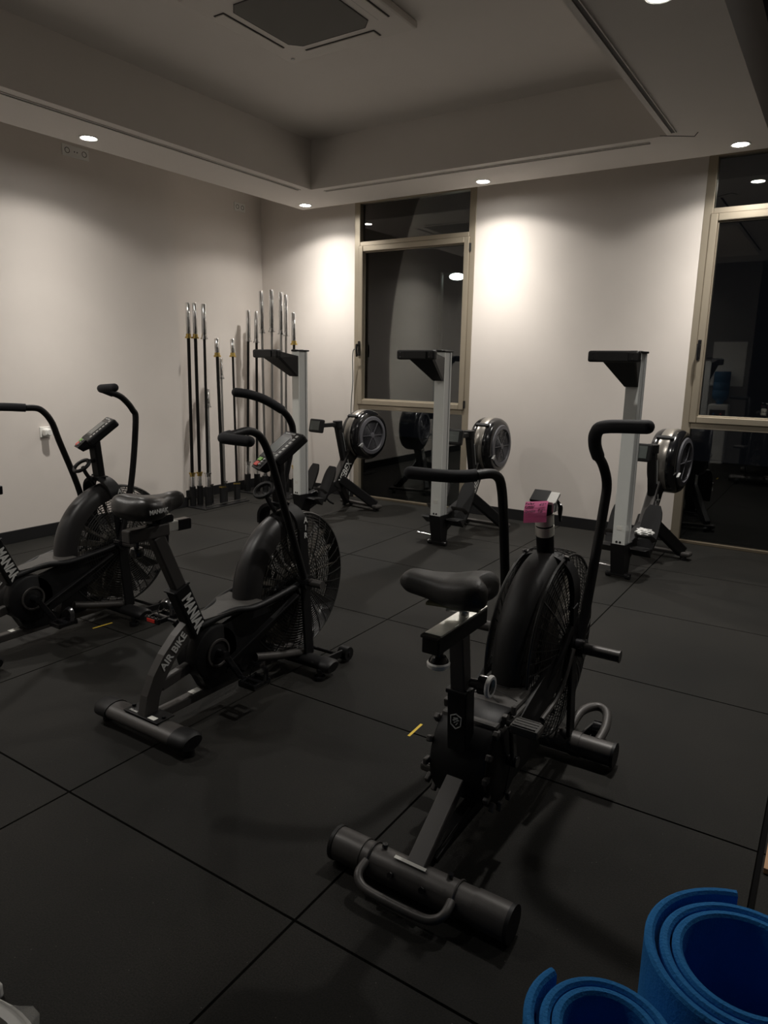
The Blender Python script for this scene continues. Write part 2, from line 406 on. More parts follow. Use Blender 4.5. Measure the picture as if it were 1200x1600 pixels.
def window(name, x0, x1, hinge_right):
    fr = MB(); z0, z1 = 0.0, WT; y0 = YB-0.004; D = 0.085; j = 0.068
    fr.use(FRAME)
    yc = y0+D/2
    fr.box((x0+j/2, yc, (z0+z1)/2), (j, D, z1-z0), 0.004); fr.box((x1-j/2, yc, (z0+z1)/2), (j, D, z1-z0), 0.004)
    fr.box(((x0+x1)/2, yc, z1-0.03), (x1-x0-2*j, D, 0.06), 0.004)
    fr.box(((x0+x1)/2, yc, 2.61), (x1-x0-2*j, D, 0.055), 0.004)      # transom
    fr.box(((x0+x1)/2, yc, 0.985), (x1-x0-2*j, D, 0.055), 0.004)     # lower rail
    fr.use(FRAME2); fr.box(((x0+x1)/2, yc+0.01, 0.012), (x1-x0-2*j, D-0.02, 0.024), 0.003)
    o = struct(fr.out(name))
    # sash, a little proud of the frame
    sa = MB(); s0, s1, t0, t1 = x0+0.054, x1-0.054, 1.005, 2.595; w = 0.055; ys = y0-0.012; ds = 0.06
    for k, (ww, dy) in enumerate(((w, 0.0),)):
        sa.box((s0+w/2, ys+ds/2, (t0+t1)/2), (w, ds, t1-t0), 0.007); sa.box((s1-w/2, ys+ds/2, (t0+t1)/2), (w, ds, t1-t0), 0.007)
        sa.box(((s0+s1)/2, ys+ds/2, t0+w/2), (s1-s0-2*w, ds, w), 0.007); sa.box(((s0+s1)/2, ys+ds/2, t1-w/2), (s1-s0-2*w, ds, w), 0.007)
    # glazing bead
    g = 0.009; i0, i1, k0, k1 = s0+w, s1-w, t0+w, t1-w
    for c, d in (((i0+g/2, (k0+k1)/2), (g, k1-k0)), ((i1-g/2, (k0+k1)/2), (g, k1-k0)), (((i0+i1)/2, k0+g/2), (i1-i0, g)), (((i0+i1)/2, k1-g/2), (i1-i0, g))):
        sa.box((c[0], ys+0.035, c[1]), (d[0], 0.03, d[1]), 0.004)
    sash = sa.out('sash', FRAME, o)
    gm = MB()
    for (a0, a1) in ((s0-0.004, s0), (s1, s1+0.004)): gm.box(((a0+a1)/2, y0-0.001, (t0+t1)/2), (a1-a0, 0.004, t1-t0))
    gm.box(((s0+s1)/2, y0-0.001, t0-0.002), (s1-s0, 0.004, 0.004)); gm.box(((s0+s1)/2, y0-0.001, t1+0.002), (s1-s0, 0.004, 0.004))
    gm.out('shadow_gap', FRAME2, o)
    for (a0, a1, c0, c1) in ((x0+j, x1-j, 0.024, 0.96), (i0, i1, k0, k1), (x0+j, x1-j, 2.635, z1-0.06)):
        p = MB(); p.box(((a0+a1)/2, YB+0.045, (c0+c1)/2), (a1-a0+0.004, 0.004, c1-c0+0.004)); p.out('pane', GLASS, o)
    hx = s0+0.02 if hinge_right else s0+0.02
    h = MB(); h.box((hx, ys-0.004, 1.585), (0.028, 0.012, 0.15), 0.005); h.cyl((hx, ys-0.006, 1.62), (hx, ys-0.045, 1.62), 0.011, 12)
    h.tube([(hx, ys-0.045, 1.625), (hx, ys-0.05, 1.58), (hx+0.002, ys-0.045, 1.50)], [0.013, 0.012, 0.010], 10)
    h.out('window_handle', BLKG, o)
    for zz in (1.06, 2.50):
        q = MB(); q.cyl((s1+0.008, ys+0.004, zz-0.035), (s1+0.008, ys+0.004, zz+0.035), 0.010, 12); q.out('hinge', BLKP, o)
    return o
window('window_1', *W1, True); window('window_2', *W2, True)

# ------------------------------------------------------------------ downlights
def downlight(x, y, label, grp='recessed downlights in the dropped ceiling ring', power=1.0):
    t = thing('recessed_downlight', label, 'light', (x, y, ZS), 0, grp)
    r = MB(); r.lathe((0, 0, 0), (0, 0, 1), [(0.050, 0.0), (0.062, 0.0), (0.064, -0.003), (0.060, -0.006), (0.051, -0.004), (0.050, 0.0)], 32)
    r.out('trim_ring', WHITEP, t)
    l = MB(); l.lathe((0, 0, -0.002), (0, 0, 1), [(0.0, -0.003), (0.030, -0.0025), (0.050, 0.0)], 28); l.out('lens', LENS, t)
    ld = bpy.data.lights.new('downlight_beam', 'SPOT'); ld.energy = SPOT_W*power; ld.spot_size = math.radians(156); ld.spot_blend = 0.3
    ld.shadow_soft_size = 0.035; ld.color = (1.0, 0.95, 0.89)
    # wide reflector optic: more light straight down than sideways, cut off by the can
    ld.use_nodes = True; nt = ld.node_tree; N = nt.nodes.new; em = nt.nodes['Emission']
    tc = N('ShaderNodeTexCoord'); sx_ = N('ShaderNodeSeparateXYZ'); nt.links.new(tc.outputs['Normal'], sx_.inputs[0])
    ab = N('ShaderNodeMath'); ab.operation = 'ABSOLUTE'; nt.links.new(sx_.outputs['Z'], ab.inputs[0])
    rp = N('ShaderNodeValToRGB'); cr_ = rp.color_ramp
    stops = [(0.0, 0.0), (0.28, 0.0), (0.45, 0.11), (0.58, 0.165), (0.70, 0.26), (0.82, 0.47), (0.92, 0.82), (1.0, 1.0)]
    cr_.elements[0].position = 0.0; cr_.elements[0].color = (0, 0, 0, 1); cr_.elements[1].position = 1.0; cr_.elements[1].color = (1, 1, 1, 1)
    for p_, v_ in stops[1:-1]:
        q_ = cr_.elements.new(p_); q_.color = (v_, v_, v_, 1)
    nt.links.new(ab.outputs[0], rp.inputs[0]); nt.links.new(rp.outputs[0], em.inputs['Strength'])
    lo = bpy.data.objects.new('beam', ld); C.objects.link(lo); lo.parent = t; lo.location = (0, 0, -0.02)
    return t
downlight(-2.55, 2.06, 'glowing round downlight above the left wall, beside the double socket')
downlight(-2.585, 4.44, 'glowing round downlight at the far left corner of the ceiling ring')
downlight(-0.70, 4.46, 'glowing round downlight just right of the tall centre window')
downlight(1.235, 4.41, 'glowing round downlight above the right-hand window')
downlight(1.205, 2.10, 'brightest glowing downlight cut by the top edge of the photo')
downlight(-2.55, -0.20, 'round downlight in the near left corner of the ceiling ring', power=1.0)
downlight(-0.70, -0.20, 'round downlight in the middle of the near side of the ceiling ring', power=0.4)
d_ = downlight(3.1, 2.1, 'unseen round fill light added in the dark ceiling right of the ring', None, 0.5); d_.location.z = ZC-0.002  # unseen fill lamp, put in to brighten the back wall more evenly

# ------------------------------------------------------------------ ceiling cassette
t = thing('air_conditioner', 'white square ceiling cassette air conditioner with grey intake grille', 'air conditioner', (-0.70, 2.12, ZC))
a = MB(); a.box((0, 0, -0.022), (0.93, 0.93, 0.044), 0.014); a.out('panel', AC, t)
a = MB(); c = 0.06; h = 0.285
prof = [(-h+c, -h), (h-c, -h), (h, -h+c), (h, h-c), (h-c, h), (-h+c, h), (-h, h-c), (-h, -h+c)]
a.prism(prof, -0.048, -0.040, 'z'); a.out('intake_grille', GRILL, t)
a = MB()
for k in range(8):
    p, q = prof[k], prof[(k+1) % 8]; a.bar((p[0], p[1], -0.046), (q[0], q[1], -0.046), 0.005, 0.005)
a.out('grille_edge', LINE, t)
for k in range(4):
    R = Matrix.Rotation(k*PI/2, 3, 'Z'); a = MB()
    a.use(LINE); a.box(R @ V(0, 0.375, -0.045), (0.50, 0.075, 0.004) if k % 2 == 0 else (0.075, 0.50, 0.004))
    a.use(AC); a.box(R @ V(0, 0.375, -0.049), (0.488, 0.062, 0.006) if k % 2 == 0 else (0.062, 0.488, 0.006), 0.002)
    a.out('louvre', None, t)
a = MB(); a.cyl((-0.40, 0.40, -0.044), (-0.40, 0.40, -0.050), 0.012); a.out('sensor', GTEXT, t)

# ------------------------------------------------------------------ air bikes
Y0 = 0.80
def arc_fender(R0, R1, hw, cyz, a0, a1, n=28, round_=0.03):
    """curved cover, outer radius R1, half width hw, angles measured from +y, towards z"""
    m = MB(); cy_, cz_ = cyz; rings = []
    for i in range(n+1):
        a = a0+(a1-a0)*i/n; d = V(0, math.cos(a), math.sin(a)); c = V(0, cy_, cz_)
        prof = []
        for k in range(15):
            f_ = PI*k/14; prof.append(c+d*(R0+(R1-R0)*abs(math.sin(f_))**0.8)+V(-hw*math.copysign(abs(math.cos(f_))**0.85, math.cos(f_)), 0, 0))
        for k in range(14, -1, -1):
            f_ = PI*k/14; prof.append(c+d*(R0+(R1-R0-0.006)*abs(math.sin(f_))**0.8)+V(-(hw-0.005)*math.copysign(abs(math.cos(f_))**0.85, math.cos(f_)), 0, 0))
        rings.append(prof)
    m.loft(rings, True, True); return m

def fan_cage(R, cx, side, cyz, nr=22, nsp=36, r_in=0.055, rim_x=0.035, dish=0.075, wr=0.0019):
    """one dished side of the wire cage"""
    m = MB(); cy_, cz_ = cyz
    def prof(t): # t 0 centre..1 rim
        return side*(rim_x + (dish-rim_x)*(1-t**3.2))
    for i in range(nr):
        t = (r_in + (R-r_in)*i/(nr-1))/R
        m.torus((cx+prof(t), cy_, cz_), (1, 0, 0), R*t, wr, n=64, m=4)
    for k in range(nsp):
        a = 2*PI*k/nsp; pts = []
        for q in range(7):
            t = r_in/R+(1-r_in/R)*q/6
            pts.append(V(cx+prof(t)*1.0+side*0.0015, cy_+R*t*math.cos(a), cz_+R*t*math.sin(a)))
        m.tube(pts, 0.0018 if k % 6 else 0.0032, n=4, sub=1, cap=False)
    m.torus((cx+side*rim_x, cy_, cz_), (1, 0, 0), R, 0.005, n=64, m=6)
    m.lathe((cx+side*dish, cy_, cz_), (side, 0, 0), [(0.0, 0.006), (r_in*0.9, 0.006), (r_in, 0.0), (r_in, -0.006)], 32)
    return m
def fan_rotor(R, cyz, nb=18, hw=0.045):
    m = MB(); cy_, cz_ = cyz
    for k in range(nb):
        a = 2*PI*k/nb; d = V(0, math.cos(a), math.sin(a)); p = V(0, -math.sin(a), math.cos(a))
        r0, r1 = 0.09, R-0.035; c = V(0, cy_, cz_); w = 0.018
        m.loft([[c+d*r0+V(-hw, 0, 0)*0.6, c+d*r0+p*0.003+V(-hw, 0, 0)*0.6, c+d*r0+p*(w+0.003)+V(hw, 0, 0)*0.6, c+d*r0+p*w+V(hw, 0, 0)*0.6],
                [c+d*r1+V(-hw, 0, 0), c+d*r1+p*0.003+V(-hw, 0, 0), c+d*r1+p*(w*2.2+0.003)+V(hw, 0, 0), c+d*r1+p*w*2.2+V(hw, 0, 0)]], True, False)
    m.lathe((0, cy_, cz_), (1, 0, 0), [(0, -0.03), (0.09, -0.03), (0.10, -0.02), (0.10, 0.02), (0.09, 0.03), (0, 0.03)], 32)
    m.torus((0, cy_, cz_), (1, 0, 0), (R-0.03)*0.62, 0.004, 48, 6)
    return m

def stabilizer(y, z, half, r, capmat, m1=BLK, flat=0.72):
    m = MB(); m.tube([(-half, y, z), (half, y, z)], r, n=20, sub=1, flat=flat, upv=(0, 0, 1)); return m

def saddle(L, W, H, tail_notch=0.0, nose=0.0):
    """saddle along +y nose, origin at its middle underside"""
    m = MB(); rings = []
    hw = [(0.0, 0.20), (0.04, 0.60), (0.12, 0.90), (0.24, 1.0), (0.38, 0.93), (0.52, 0.66+nose*0.6), (0.66, 0.40+nose), (0.80, 0.30+nose), (0.93, 0.25+nose), (1.0, 0.12+nose*0.5)]
    zt = [(0.0, 0.55), (0.04, 0.80), (0.14, 1.0), (0.3, 0.96), (0.5, 0.84), (0.7, 0.84), (0.9, 0.86), (0.97, 0.78), (1.0, 0.60)]
    zb = [(0.0, 0.40), (0.08, 0.10), (0.3, 0.0), (0.5, 0.02), (0.7, 0.12), (0.9, 0.20), (1.0, 0.42)]
    def itp(tb, t):
        for (a, p), (b_, q) in zip(tb, tb[1:]):
            if t <= b_: return p+(q-p)*(t-a)/(b_-a)
        return tb[-1][1]
    N = 22
    for i in range(N+1):
        t = i/N; w = itp(hw, t)*W/2; zt_ = itp(zt, t)*H; zb_ = itp(zb, t)*H; ring = []
        for k in range(20):
            a = 2*PI*k/20; cx_, cz_ = math.cos(a), math.sin(a)
            x = w*math.copysign(abs(cx_)**0.75, cx_); zz = (zt_+zb_)/2+(zt_-zb_)/2*math.copysign(abs(cz_)**0.7, cz_)
            if cz_ > 0: zz -= 0.10*H*math.exp(-(x/(0.16*W))**2)*min(1, 1.2-t)*(1 if t < 0.75 else 0.4)
            yy = -L/2+L*t
            if t < 0.35: yy += tail_notch*math.exp(-(x/(0.20*W))**2)*(1-t/0.35)
            ring.append(V(x, yy, zz))
        rings.append(ring)
    m.loft(rings); return m

def pedal(c, mt_body, parent, refl=True, cage=True):
    m = MB(off=(0, Y0, 0)); c = Vector(c); w, l, h = 0.09, 0.10, 0.026
    m.box(c+V(0, 0.045, 0), (w, 0.014, h), 0.004); m.box(c-V(0, 0.045, 0), (w, 0.014, h), 0.004)
    m.box(c, (w, 0.024, 0.022), 0.006)
    for q in (-1, 1): m.box(c+V(q*0.038, 0, 0), (0.012, 0.09, 0.020), 0.003)
    for q in (-1, 1):
        for k in range(4): m.cyl(c+V(-0.033+0.022*k, q*0.045, h/2), c+V(-0.033+0.022*k, q*0.045, h/2+0.004), 0.003, 8)
    p = m.out('pedal', mt_body, parent)
    if refl:
        for q in (-1,):
            r = MB(off=(0, Y0, 0)); r.box(c+V(0, q*0.053, 0), (0.05, 0.004, 0.016), 0.002); r.out('reflector', REFL, p)
    if cage:
        s_ = MB(off=(0, Y0, 0)); s_.tube([c+V(-0.045, 0.02, 0.01), c+V(-0.035, 0.03, 0.05), c+V(0, 0.035, 0.065), c+V(0.035, 0.03, 0.05), c+V(0.045, 0.02, 0.01)], 0.012, 6, flat=0.2)
        s_.out('pedal_strap', BLKG, p)
    return p

def arm(name_parent, pivot, pts, grip, r=0.0165, rg=0.021):
    """moving handle: swing arm plus foam grip"""
    m = MB(off=(0, Y0, 0)); m.tube([pivot]+pts+[grip[0]], r, 14)
    a_ = m.out('handle_arm', BLK, name_parent)
    g = MB(off=(0, Y0, 0)); n = len(grip); g.tube(grip, rg, 16, sub=6)
    e = Vector(grip[-1]); d = (e-Vector(grip[-2])).normalized(); g.ball(e, rg, (1, 1, 1), 16)
    g.out('grip', FOAM, a_)
    return a_

O = (0, Y0, 0)
def maniak_bike(X, DY, label, near, arms, letters):
    t = thing('air_bike', label, 'exercise bike', (X, Y0+DY, 0))
    fc = (1.262, 0.405); R = 0.340
    # --- stabilisers
    m = MB(O); m.tube([(-0.255, 0.385, 0.058), (0.255, 0.385, 0.058)], 0.052, 20, sub=1, flat=0.62, upv=(0, 0, 1))
    st = m.out('rear_stabilizer', GREYM, t)
    for q in (-1, 1):
        e = MB(O); e.tube([(q*0.185, 0.385, 0.058), (q*0.250, 0.385, 0.058), (q*0.263, 0.385, 0.056)], [0.056, 0.056, 0.046], 20, sub=1, flat=0.64, upv=(0, 0, 1))
        e.cyl((q*0.24, 0.385, 0.028), (q*0.24, 0.385, 0.0), 0.022, 14); e.out('end_cap', BLKP, st)
    e = MB(O); e.box((0, 0.40, 0.094), (0.20, 0.085, 0.006), 0.002)
    for q in (-1, 1): e.cyl((q*0.088, 0.40, 0.094), (q*0.088, 0.40, 0.106), 0.008, 8)
    e.out('mounting_plate', BLK, st)
    e = MB(O); e.box((0.055, 0.375, 0.0985), (0.038, 0.022, 0.001)); e.out('sticker', STICK, st)
    text('lettering', 'Maniak', 0.016, (-0.055, 0.373, 0.0985), (1, 0, 0), (0, 1, 0), TEXTM, st, O, bold=0.0004)
    m = MB(O); m.tube([(-0.27, 1.215, 0.055), (0.27, 1.215, 0.055)], 0.045, 20, sub=1, flat=0.62, upv=(0, 0, 1))
    for q in (-1, 1): m.tube([(q*0.22, 1.215, 0.055), (q*0.274, 1.215, 0.055), (q*0.286, 1.215, 0.053)], [0.050, 0.050, 0.04], 20, sub=1, flat=0.64, upv=(0, 0, 1))
    sf = m.out('front_stabilizer', BLKP, t)
    for q in (-1, 1):
        e = MB(O); e.cyl((q*0.245, 1.165, 0.05), (q*0.245, 1.165, 0.0), 0.012, 10); e.cyl((q*0.245, 1.165, 0.018), (q*0.245, 1.165, 0.0), 0.026, 16); e.bar((q*0.245, 1.16, 0.04), (q*0.245, 1.22, 0.05), 0.03, 0.012); e.out('levelling_foot', BLKG, sf)
        e = MB(O); e.bar((q*0.20, 1.22, 0.05), (q*0.215, 1.41, 0.045), 0.012, 0.035, 0.003); e.cyl((q*0.19, 1.405, 0.040), (q*0.24, 1.405, 0.040), 0.034, 20); e.cyl((q*0.185, 1.405, 0.040), (q*0.245, 1.405, 0.040), 0.010, 10)
        w = e.out('transport_wheel', BLKP, sf)
    e = MB(O); e.cyl((-0.19, 1.35, 0.05), (0.19, 1.35, 0.05), 0.009, 10); e.out('wheel_axle', BLK, sf)
    # --- frame
    m = MB(O)
    m.bar((0, 0.40, 0.070), (0, 1.27, 0.070), 0.042, 0.038, 0.005)
    m.out('base_rail', GREYM, t)
    e = MB(O); e.box((0, 0.635, 0.0905), (0.034, 0.05, 0.002)); e.out('sticker', STICK, t)
    m = MB(O); path = [(0.395, 0.09), (0.412, 0.16), (0.445, 0.225), (0.495, 0.29), (0.555, 0.345), (0.615, 0.385)]
    rings = []
    for i, (y, z) in enumerate(path):
        p0 = path[max(i-1, 0)]; p1 = path[min(i+1, len(path)-1)]
        d = V(0, p1[0]-p0[0], p1[1]-p0[1]).normalized(); n_ = V(0, -d.z, d.y); c = V(0, y, z); hw_, hd = 0.019, 0.032
        rings.append([c+n_*hd+V(-hw_, 0, 0), c+n_*hd+V(hw_, 0, 0), c-n_*hd+V(hw_, 0, 0), c-n_*hd+V(-hw_, 0, 0)])
    m.loft(rings, True, False)
    m.bar((0, 0.455, 0.185), (0, 0.70, 0.225), 0.034, 0.045, 0.006)     # lower bracket
    fr = m.out('frame_post', GREYM, t)
    text('lettering', 'AIR BIKE', 0.046, (0.0205, 0.520, 0.313), (0, 0.74, 0.67), (0, -0.67, 0.74), GTEXT, fr, O, bold=0.0012, sx=0.95)
    m = MB(O); m.bar((0, 0.668, 0.325), (0, 0.566, 0.565), 0.060, 0.078, 0.008, upv=(0, 1, 0))
    m.bar((0, 0.568, 0.560), (0, 0.565, 0.568), 0.068, 0.086, 0.004, upv=(0, 1, 0))
    sl = m.out('seat_tube', BLK, t)
    ad = V(0, -0.102, 0.240).normalized()
    text('lettering', 'MANIAK', 0.068, (0.0315, 0.617, 0.445), -ad, V(0, 0.92, 0.39), TEXTM, sl, O, bold=0.0026, sx=0.70)
    text('lettering', 'MANIAK', 0.060, (-0.0315, 0.617, 0.445), -ad, V(0, -0.92, -0.39), TEXTM, sl, O, bold=0.002, sx=0.72)
    m = MB(O); m.bar((0, 0.60, 0.50), (0, 0.478, 0.792), 0.042, 0.055, 0.006, upv=(0, 1, 0)); m.out('seat_post', GREYM, t)
    m = MB(O); m.bar((0, 0.345, 0.812), (0, 0.53, 0.812), 0.046, 0.050, 0.006)
    ss = m.out('seat_slider', GREYM, t)
    e = MB(O); e.bar((0, 0.50, 0.818), (0, 0.575, 0.818), 0.040, 0.040, 0.004); e.out('inner_tube', WORN, ss)
    e = MB(O); e.bar((0, 0.57, 0.816), (0, 0.64, 0.814), 0.040, 0.044, 0.005); e.out('end_cap', BLKG, ss)
    e = MB(O); e.cyl((0, 0.39, 0.79), (0, 0.39, 0.755), 0.010, 10); e.lathe((0, 0.39, 0.75), (0, 0, -1), [(0, -0.015), (0.022, -0.012), (0.026, 0.0), (0.024, 0.018), (0.012, 0.026), (0, 0.027)], 18); e.out('adjuster_knob', BLKG, ss)
    sd = saddle(0.285, 0.235, 0.105)
    so = sd.out('saddle', LEATH, t, subd=1); so.location = (0, 0.475-Y0, 0.862)
    text('lettering', 'MANIAK', 0.022, (0.121, -0.072, 0.052), (-0.05, 1, 0), (0.1, 0, 1), TEXTM, so, bold=0.0008)
    e = MB(O); e.box((0, 0.50, 0.852), (0.05, 0.10, 0.03), 0.006); e.cyl((-0.04, 0.48, 0.85), (0.04, 0.48, 0.85), 0.010, 10); e.out('saddle_clamp', BLKG, t)
    # --- crank housing and chain cover
    cc = (0.712, 0.250)
    m = MB(O)
    for q in (-1, 1):
        m.lathe((q*0.052, cc[0], cc[1]), (q, 0, 0), [(0, 0.014), (0.055, 0.014), (0.060, 0.010), (0.108, 0.010), (0.118, 0.004), (0.120, -0.020), (0.116, -0.052), (0, -0.052)], 40)
    m.prism([(0.63, 0.18), (0.82, 0.15), (0.90, 0.085), (0.68, 0.085)], -0.035, 0.035)
    m.prism([(0.75, 0.355), (0.76, 0.14), (1.24, 0.33), (1.28, 0.40), (1.24, 0.46)], 0.036, 0.062)
    m.prism([(0.92, 0.30), (0.86, 0.09), (1.02, 0.09), (1.06, 0.34)], -0.03, 0.035)
    m.out('chain_cover', BLKP, t)
    for q in (-1, 1):
        e = MB(O); e.lathe((q*0.068, cc[0], cc[1]), (q, 0, 0), [(0.062, 0.0), (0.060, 0.004), (0.052, 0.004), (0.050, 0.0)], 32)
        e.out('cover_ring', GREYM, t)
    th = math.radians(120); L = 0.140
    for q, s_ in ((-1, 1), (1, -1)):
        ex, ez = cc[0]+s_*L*math.cos(th), cc[1]+s_*L*math.sin(th)
        e = MB(O); e.cyl((q*0.06, cc[0], cc[1]), (q*0.115, cc[0], cc[1]), 0.018, 14); e.bar((q*0.105, cc[0], cc[1]), (q*0.118, ex, ez), 0.028, 0.016, 0.005, upv=(1, 0, 0)); e.cyl((q*0.10, ex, ez), (q*0.15, ex, ez), 0.009, 10)
        cr = e.out('crank', BLKG, t)
        if near or q == -1 or True: pedal((q*0.20, ex, ez), BLKG, cr, refl=(q == -1))
    # --- upper frame forks around the fan
    for q in (-1, 1):
        m = MB(O); m.tube([(q*0.025, 0.66, 0.375), (q*0.06, 0.80, 0.405), (q*0.105, 0.89, 0.405), (q*0.118, 1.02, 0.42), (q*0.125, 1.20, 0.445)], 0.015, 12, flat=0.8)
        m.out('frame_fork', BLK, t)
        m = MB(O); m.tube([(q*0.10, 1.21, 0.085), (q*0.085, 1.05, 0.12), (q*0.065, 0.93, 0.15)], 0.02, 10); m.out('lower_fork', GREYM, t)
        m = MB(O); m.bar((q*0.125, 1.235, 0.07), (q*0.118, 1.20, 0.70), 0.014, 0.060, 0.004, upv=(0, 1, 0)); m.out('fan_support', BLK, t)
    m = MB(O)
    m.hull([(-0.09, 0.85, 0.418), (0.09, 0.85, 0.418), (-0.105, 0.95, 0.42), (0.105, 0.95, 0.42), (0.03, 0.68, 0.400), (-0.03, 0.68, 0.400), (-0.09, 0.85, 0.405), (0.09, 0.85, 0.405), (0.105, 0.95, 0.395), (-0.105, 0.95, 0.395), (0.03, 0.68, 0.38), (-0.03, 0.68, 0.38)])
    m.out('fender_base', SCUFF, t)
    # --- fan
    m = arc_fender(0.285, 0.372, 0.064, fc, math.radians(90), math.radians(180)); m.bm.transform(Matrix.Translation((0, -Y0, 0))); m.out('fan_fender', SHROUD, t)
    for q in (-1, 1): fc_ = fan_cage(R, 0.0, q, fc); fc_.off = Vector(O); fc_.out('fan_cage', WIRE, t)
    f = fan_rotor(R, fc); f.off = Vector(O); f.out('fan', BLADE, t)
    m = MB(O); m.lathe((0, fc[0], fc[1]), (1, 0, 0), [(R+0.002, -0.036), (R+0.008, -0.030), (R+0.008, 0.030), (R+0.002, 0.036), (R-0.004, 0.03), (R-0.004, -0.03)], 64, closed=True, a0=math.radians(-80), a1=math.radians(95), ref=(0, 1, 0)); m.out('cage_rim', BLKG, t)
    # bridge band over the fan: broad strap that carries the lettering
    m = MB(O); rings = []
    for i in range(25):
        a = PI*i/24; x = 0.118*math.cos(a); z = 0.70+0.105*math.sin(a)**0.8 if math.sin(a) > 0 else 0.70
        yy = 1.20-0.02*math.sin(a); w_ = 0.036
        nx = V(math.cos(a), 0, math.sin(a))*0.008
        rings.append([V(x, yy-w_, z)+nx, V(x, yy+w_, z)+nx, V(x, yy+w_, z)-nx, V(x, yy-w_, z)-nx])
    m.loft(rings, True, True); br = m.out('fan_bridge', BLK, t)
    for k, ch in enumerate(letters):
        if ch != ' ': text('lettering', ch, 0.036, (0.1265, 1.215, 0.735-0.036*k) if k else (0.1265, 1.215, 0.735), (0, 1, 0), (0, 0, 1), TEXTM, br, O, bold=0.001)
    for q in (-1, 1):
        e = MB(O); e.cyl((q*0.05, 1.18, 0.80), (q*0.055, 1.18, 0.818), 0.007, 8); e.out('bolt', BLKG, br)
    # foot pegs and pivots
    for q in (-1, 1):
        e = MB(O); e.cyl((q*0.125, 1.20, 0.448), (q*0.235, 1.20, 0.448), 0.019, 16); e.out('foot_peg', GREYM, t)
        e = MB(O); e.cyl((q*0.12, 1.195, 0.448), (q*0.165, 1.195, 0.448), 0.036, 20); e.out('pivot_hub', BLKG, t)
        e = MB(O); e.bar((q*0.075, 0.74, 0.19), (q*0.135, 1.14, 0.40), 0.010, 0.030, 0.003, upv=(1, 0, 0)); e.out('linkage', BLK, t)
    # console mast
    m = MB(O); m.bar((0, 1.185, 0.79), (0, 1.165, 1.03), 0.062, 0.040, 0.008, upv=(0, 1, 0)); m.box((0, 1.18, 0.806), (0.085, 0.06, 0.016), 0.004); m.out('console_mast', BLK, t)
    # bottle holder
    m = MB(O); m.torus((-0.005, 1.085, 0.880), (0, -0.75, 1), 0.044, 0.010, 28, 8); m.bar((-0.005, 1.12, 0.90), (-0.005, 1.17, 0.90), 0.022, 0.02, 0.003)
    m.tube([(-0.005, 1.09, 0.872), (-0.005, 1.105, 0.84), (-0.005, 1.13, 0.80), (-0.005, 1.15, 0.775)], 0.017, 8, flat=0.6); m.out('bottle_holder', BLKP, t)
    # console
    co = thing_part('console', t, (0.0, 1.180-Y0, 1.038), Euler((math.radians(38), 0, math.radians(-24))))
    m = MB(); m.use(BLKP)
    m.box((0.0, 0.03, 0.0), (0.185, 0.185, 0.044), 0.010)
    m.hull([(-0.085, -0.055, 0.02), (0.035, -0.055, 0.02), (-0.075, -0.12, 0.012), (0.02, -0.12, 0.012), (-0.07, -0.11, -0.022), (0.02, -0.11, -0.022), (-0.085, -0.05, -0.035), (0.04, -0.05, -0.035)])
    cb = m.out('console_body', None, t); cb.matrix_local = co
    def cpart(n, mb, mt): o = mb.out(n, mt, cb); return o
    q = MB(); q.box((-0.018, 0.035, 0.021), (0.115, 0.125, 0.003), 0.001); cpart('screen_bezel', q, GREYM)
    q = MB(); q.box((-0.018, 0.030, 0.0235), (0.092, 0.095, 0.002)); cpart('screen', q, LCD)
    q = MB()
    for k in range(7): q.box((0.063, -0.030+0.021*k, 0.0215), (0.020, 0.013, 0.004), 0.001)
    cpart('side_buttons', q, GTEXT)
    q = MB(); q.box((-0.045, -0.072, 0.021), (0.034, 0.020, 0.005), 0.001); cpart('start_button', q, GREEN)
    q = MB(); q.box((-0.045, -0.098, 0.018), (0.036, 0.024, 0.005), 0.001); cpart('stop_button', q, RED)
    q = MB()
    for k in range(3): q.cyl((-0.008, -0.068-0.016*k, 0.017), (-0.008, -0.068-0.016*k, 0.023), 0.006, 10)
    cpart('small_buttons', q, GTEXT)
    text('lettering', 'MANIAK FITNESS', 0.013, (-0.018, 0.106, 0.0215), (1, 0, 0), (0, 1, 0), TEXTM, cb, bold=0.0005)
    for (piv, pts, grip) in arms: arm(t, piv, pts, grip)
    return t
def thing_part(name, parent, loc, eul):
    return Matrix.LocRotScale(Vector(loc), eul, None)

py, pz = 1.185, 0.452
armsA = [((0.145, py, pz), [(0.145, 1.043, 0.841), (0.145, 0.965, 1.050), (0.145, 0.910, 1.142), (0.147, 0.84, 1.172), (0.15, 0.775, 1.168)],
          [(0.150, 0.735, 1.163), (0.158, 0.695, 1.158), (0.182, 0.680, 1.157), (0.285, 0.700, 1.152)]),
         ((-0.145, py, pz), [(-0.11, 1.31, 0.80), (-0.10, 1.385, 1.04), (-0.10, 1.398, 1.125), (-0.10, 1.368, 1.182)],
          [(-0.10, 1.32, 1.222), (-0.115, 1.22, 1.272), (-0.140, 1.14, 1.298), (-0.165, 1.09, 1.306)])]
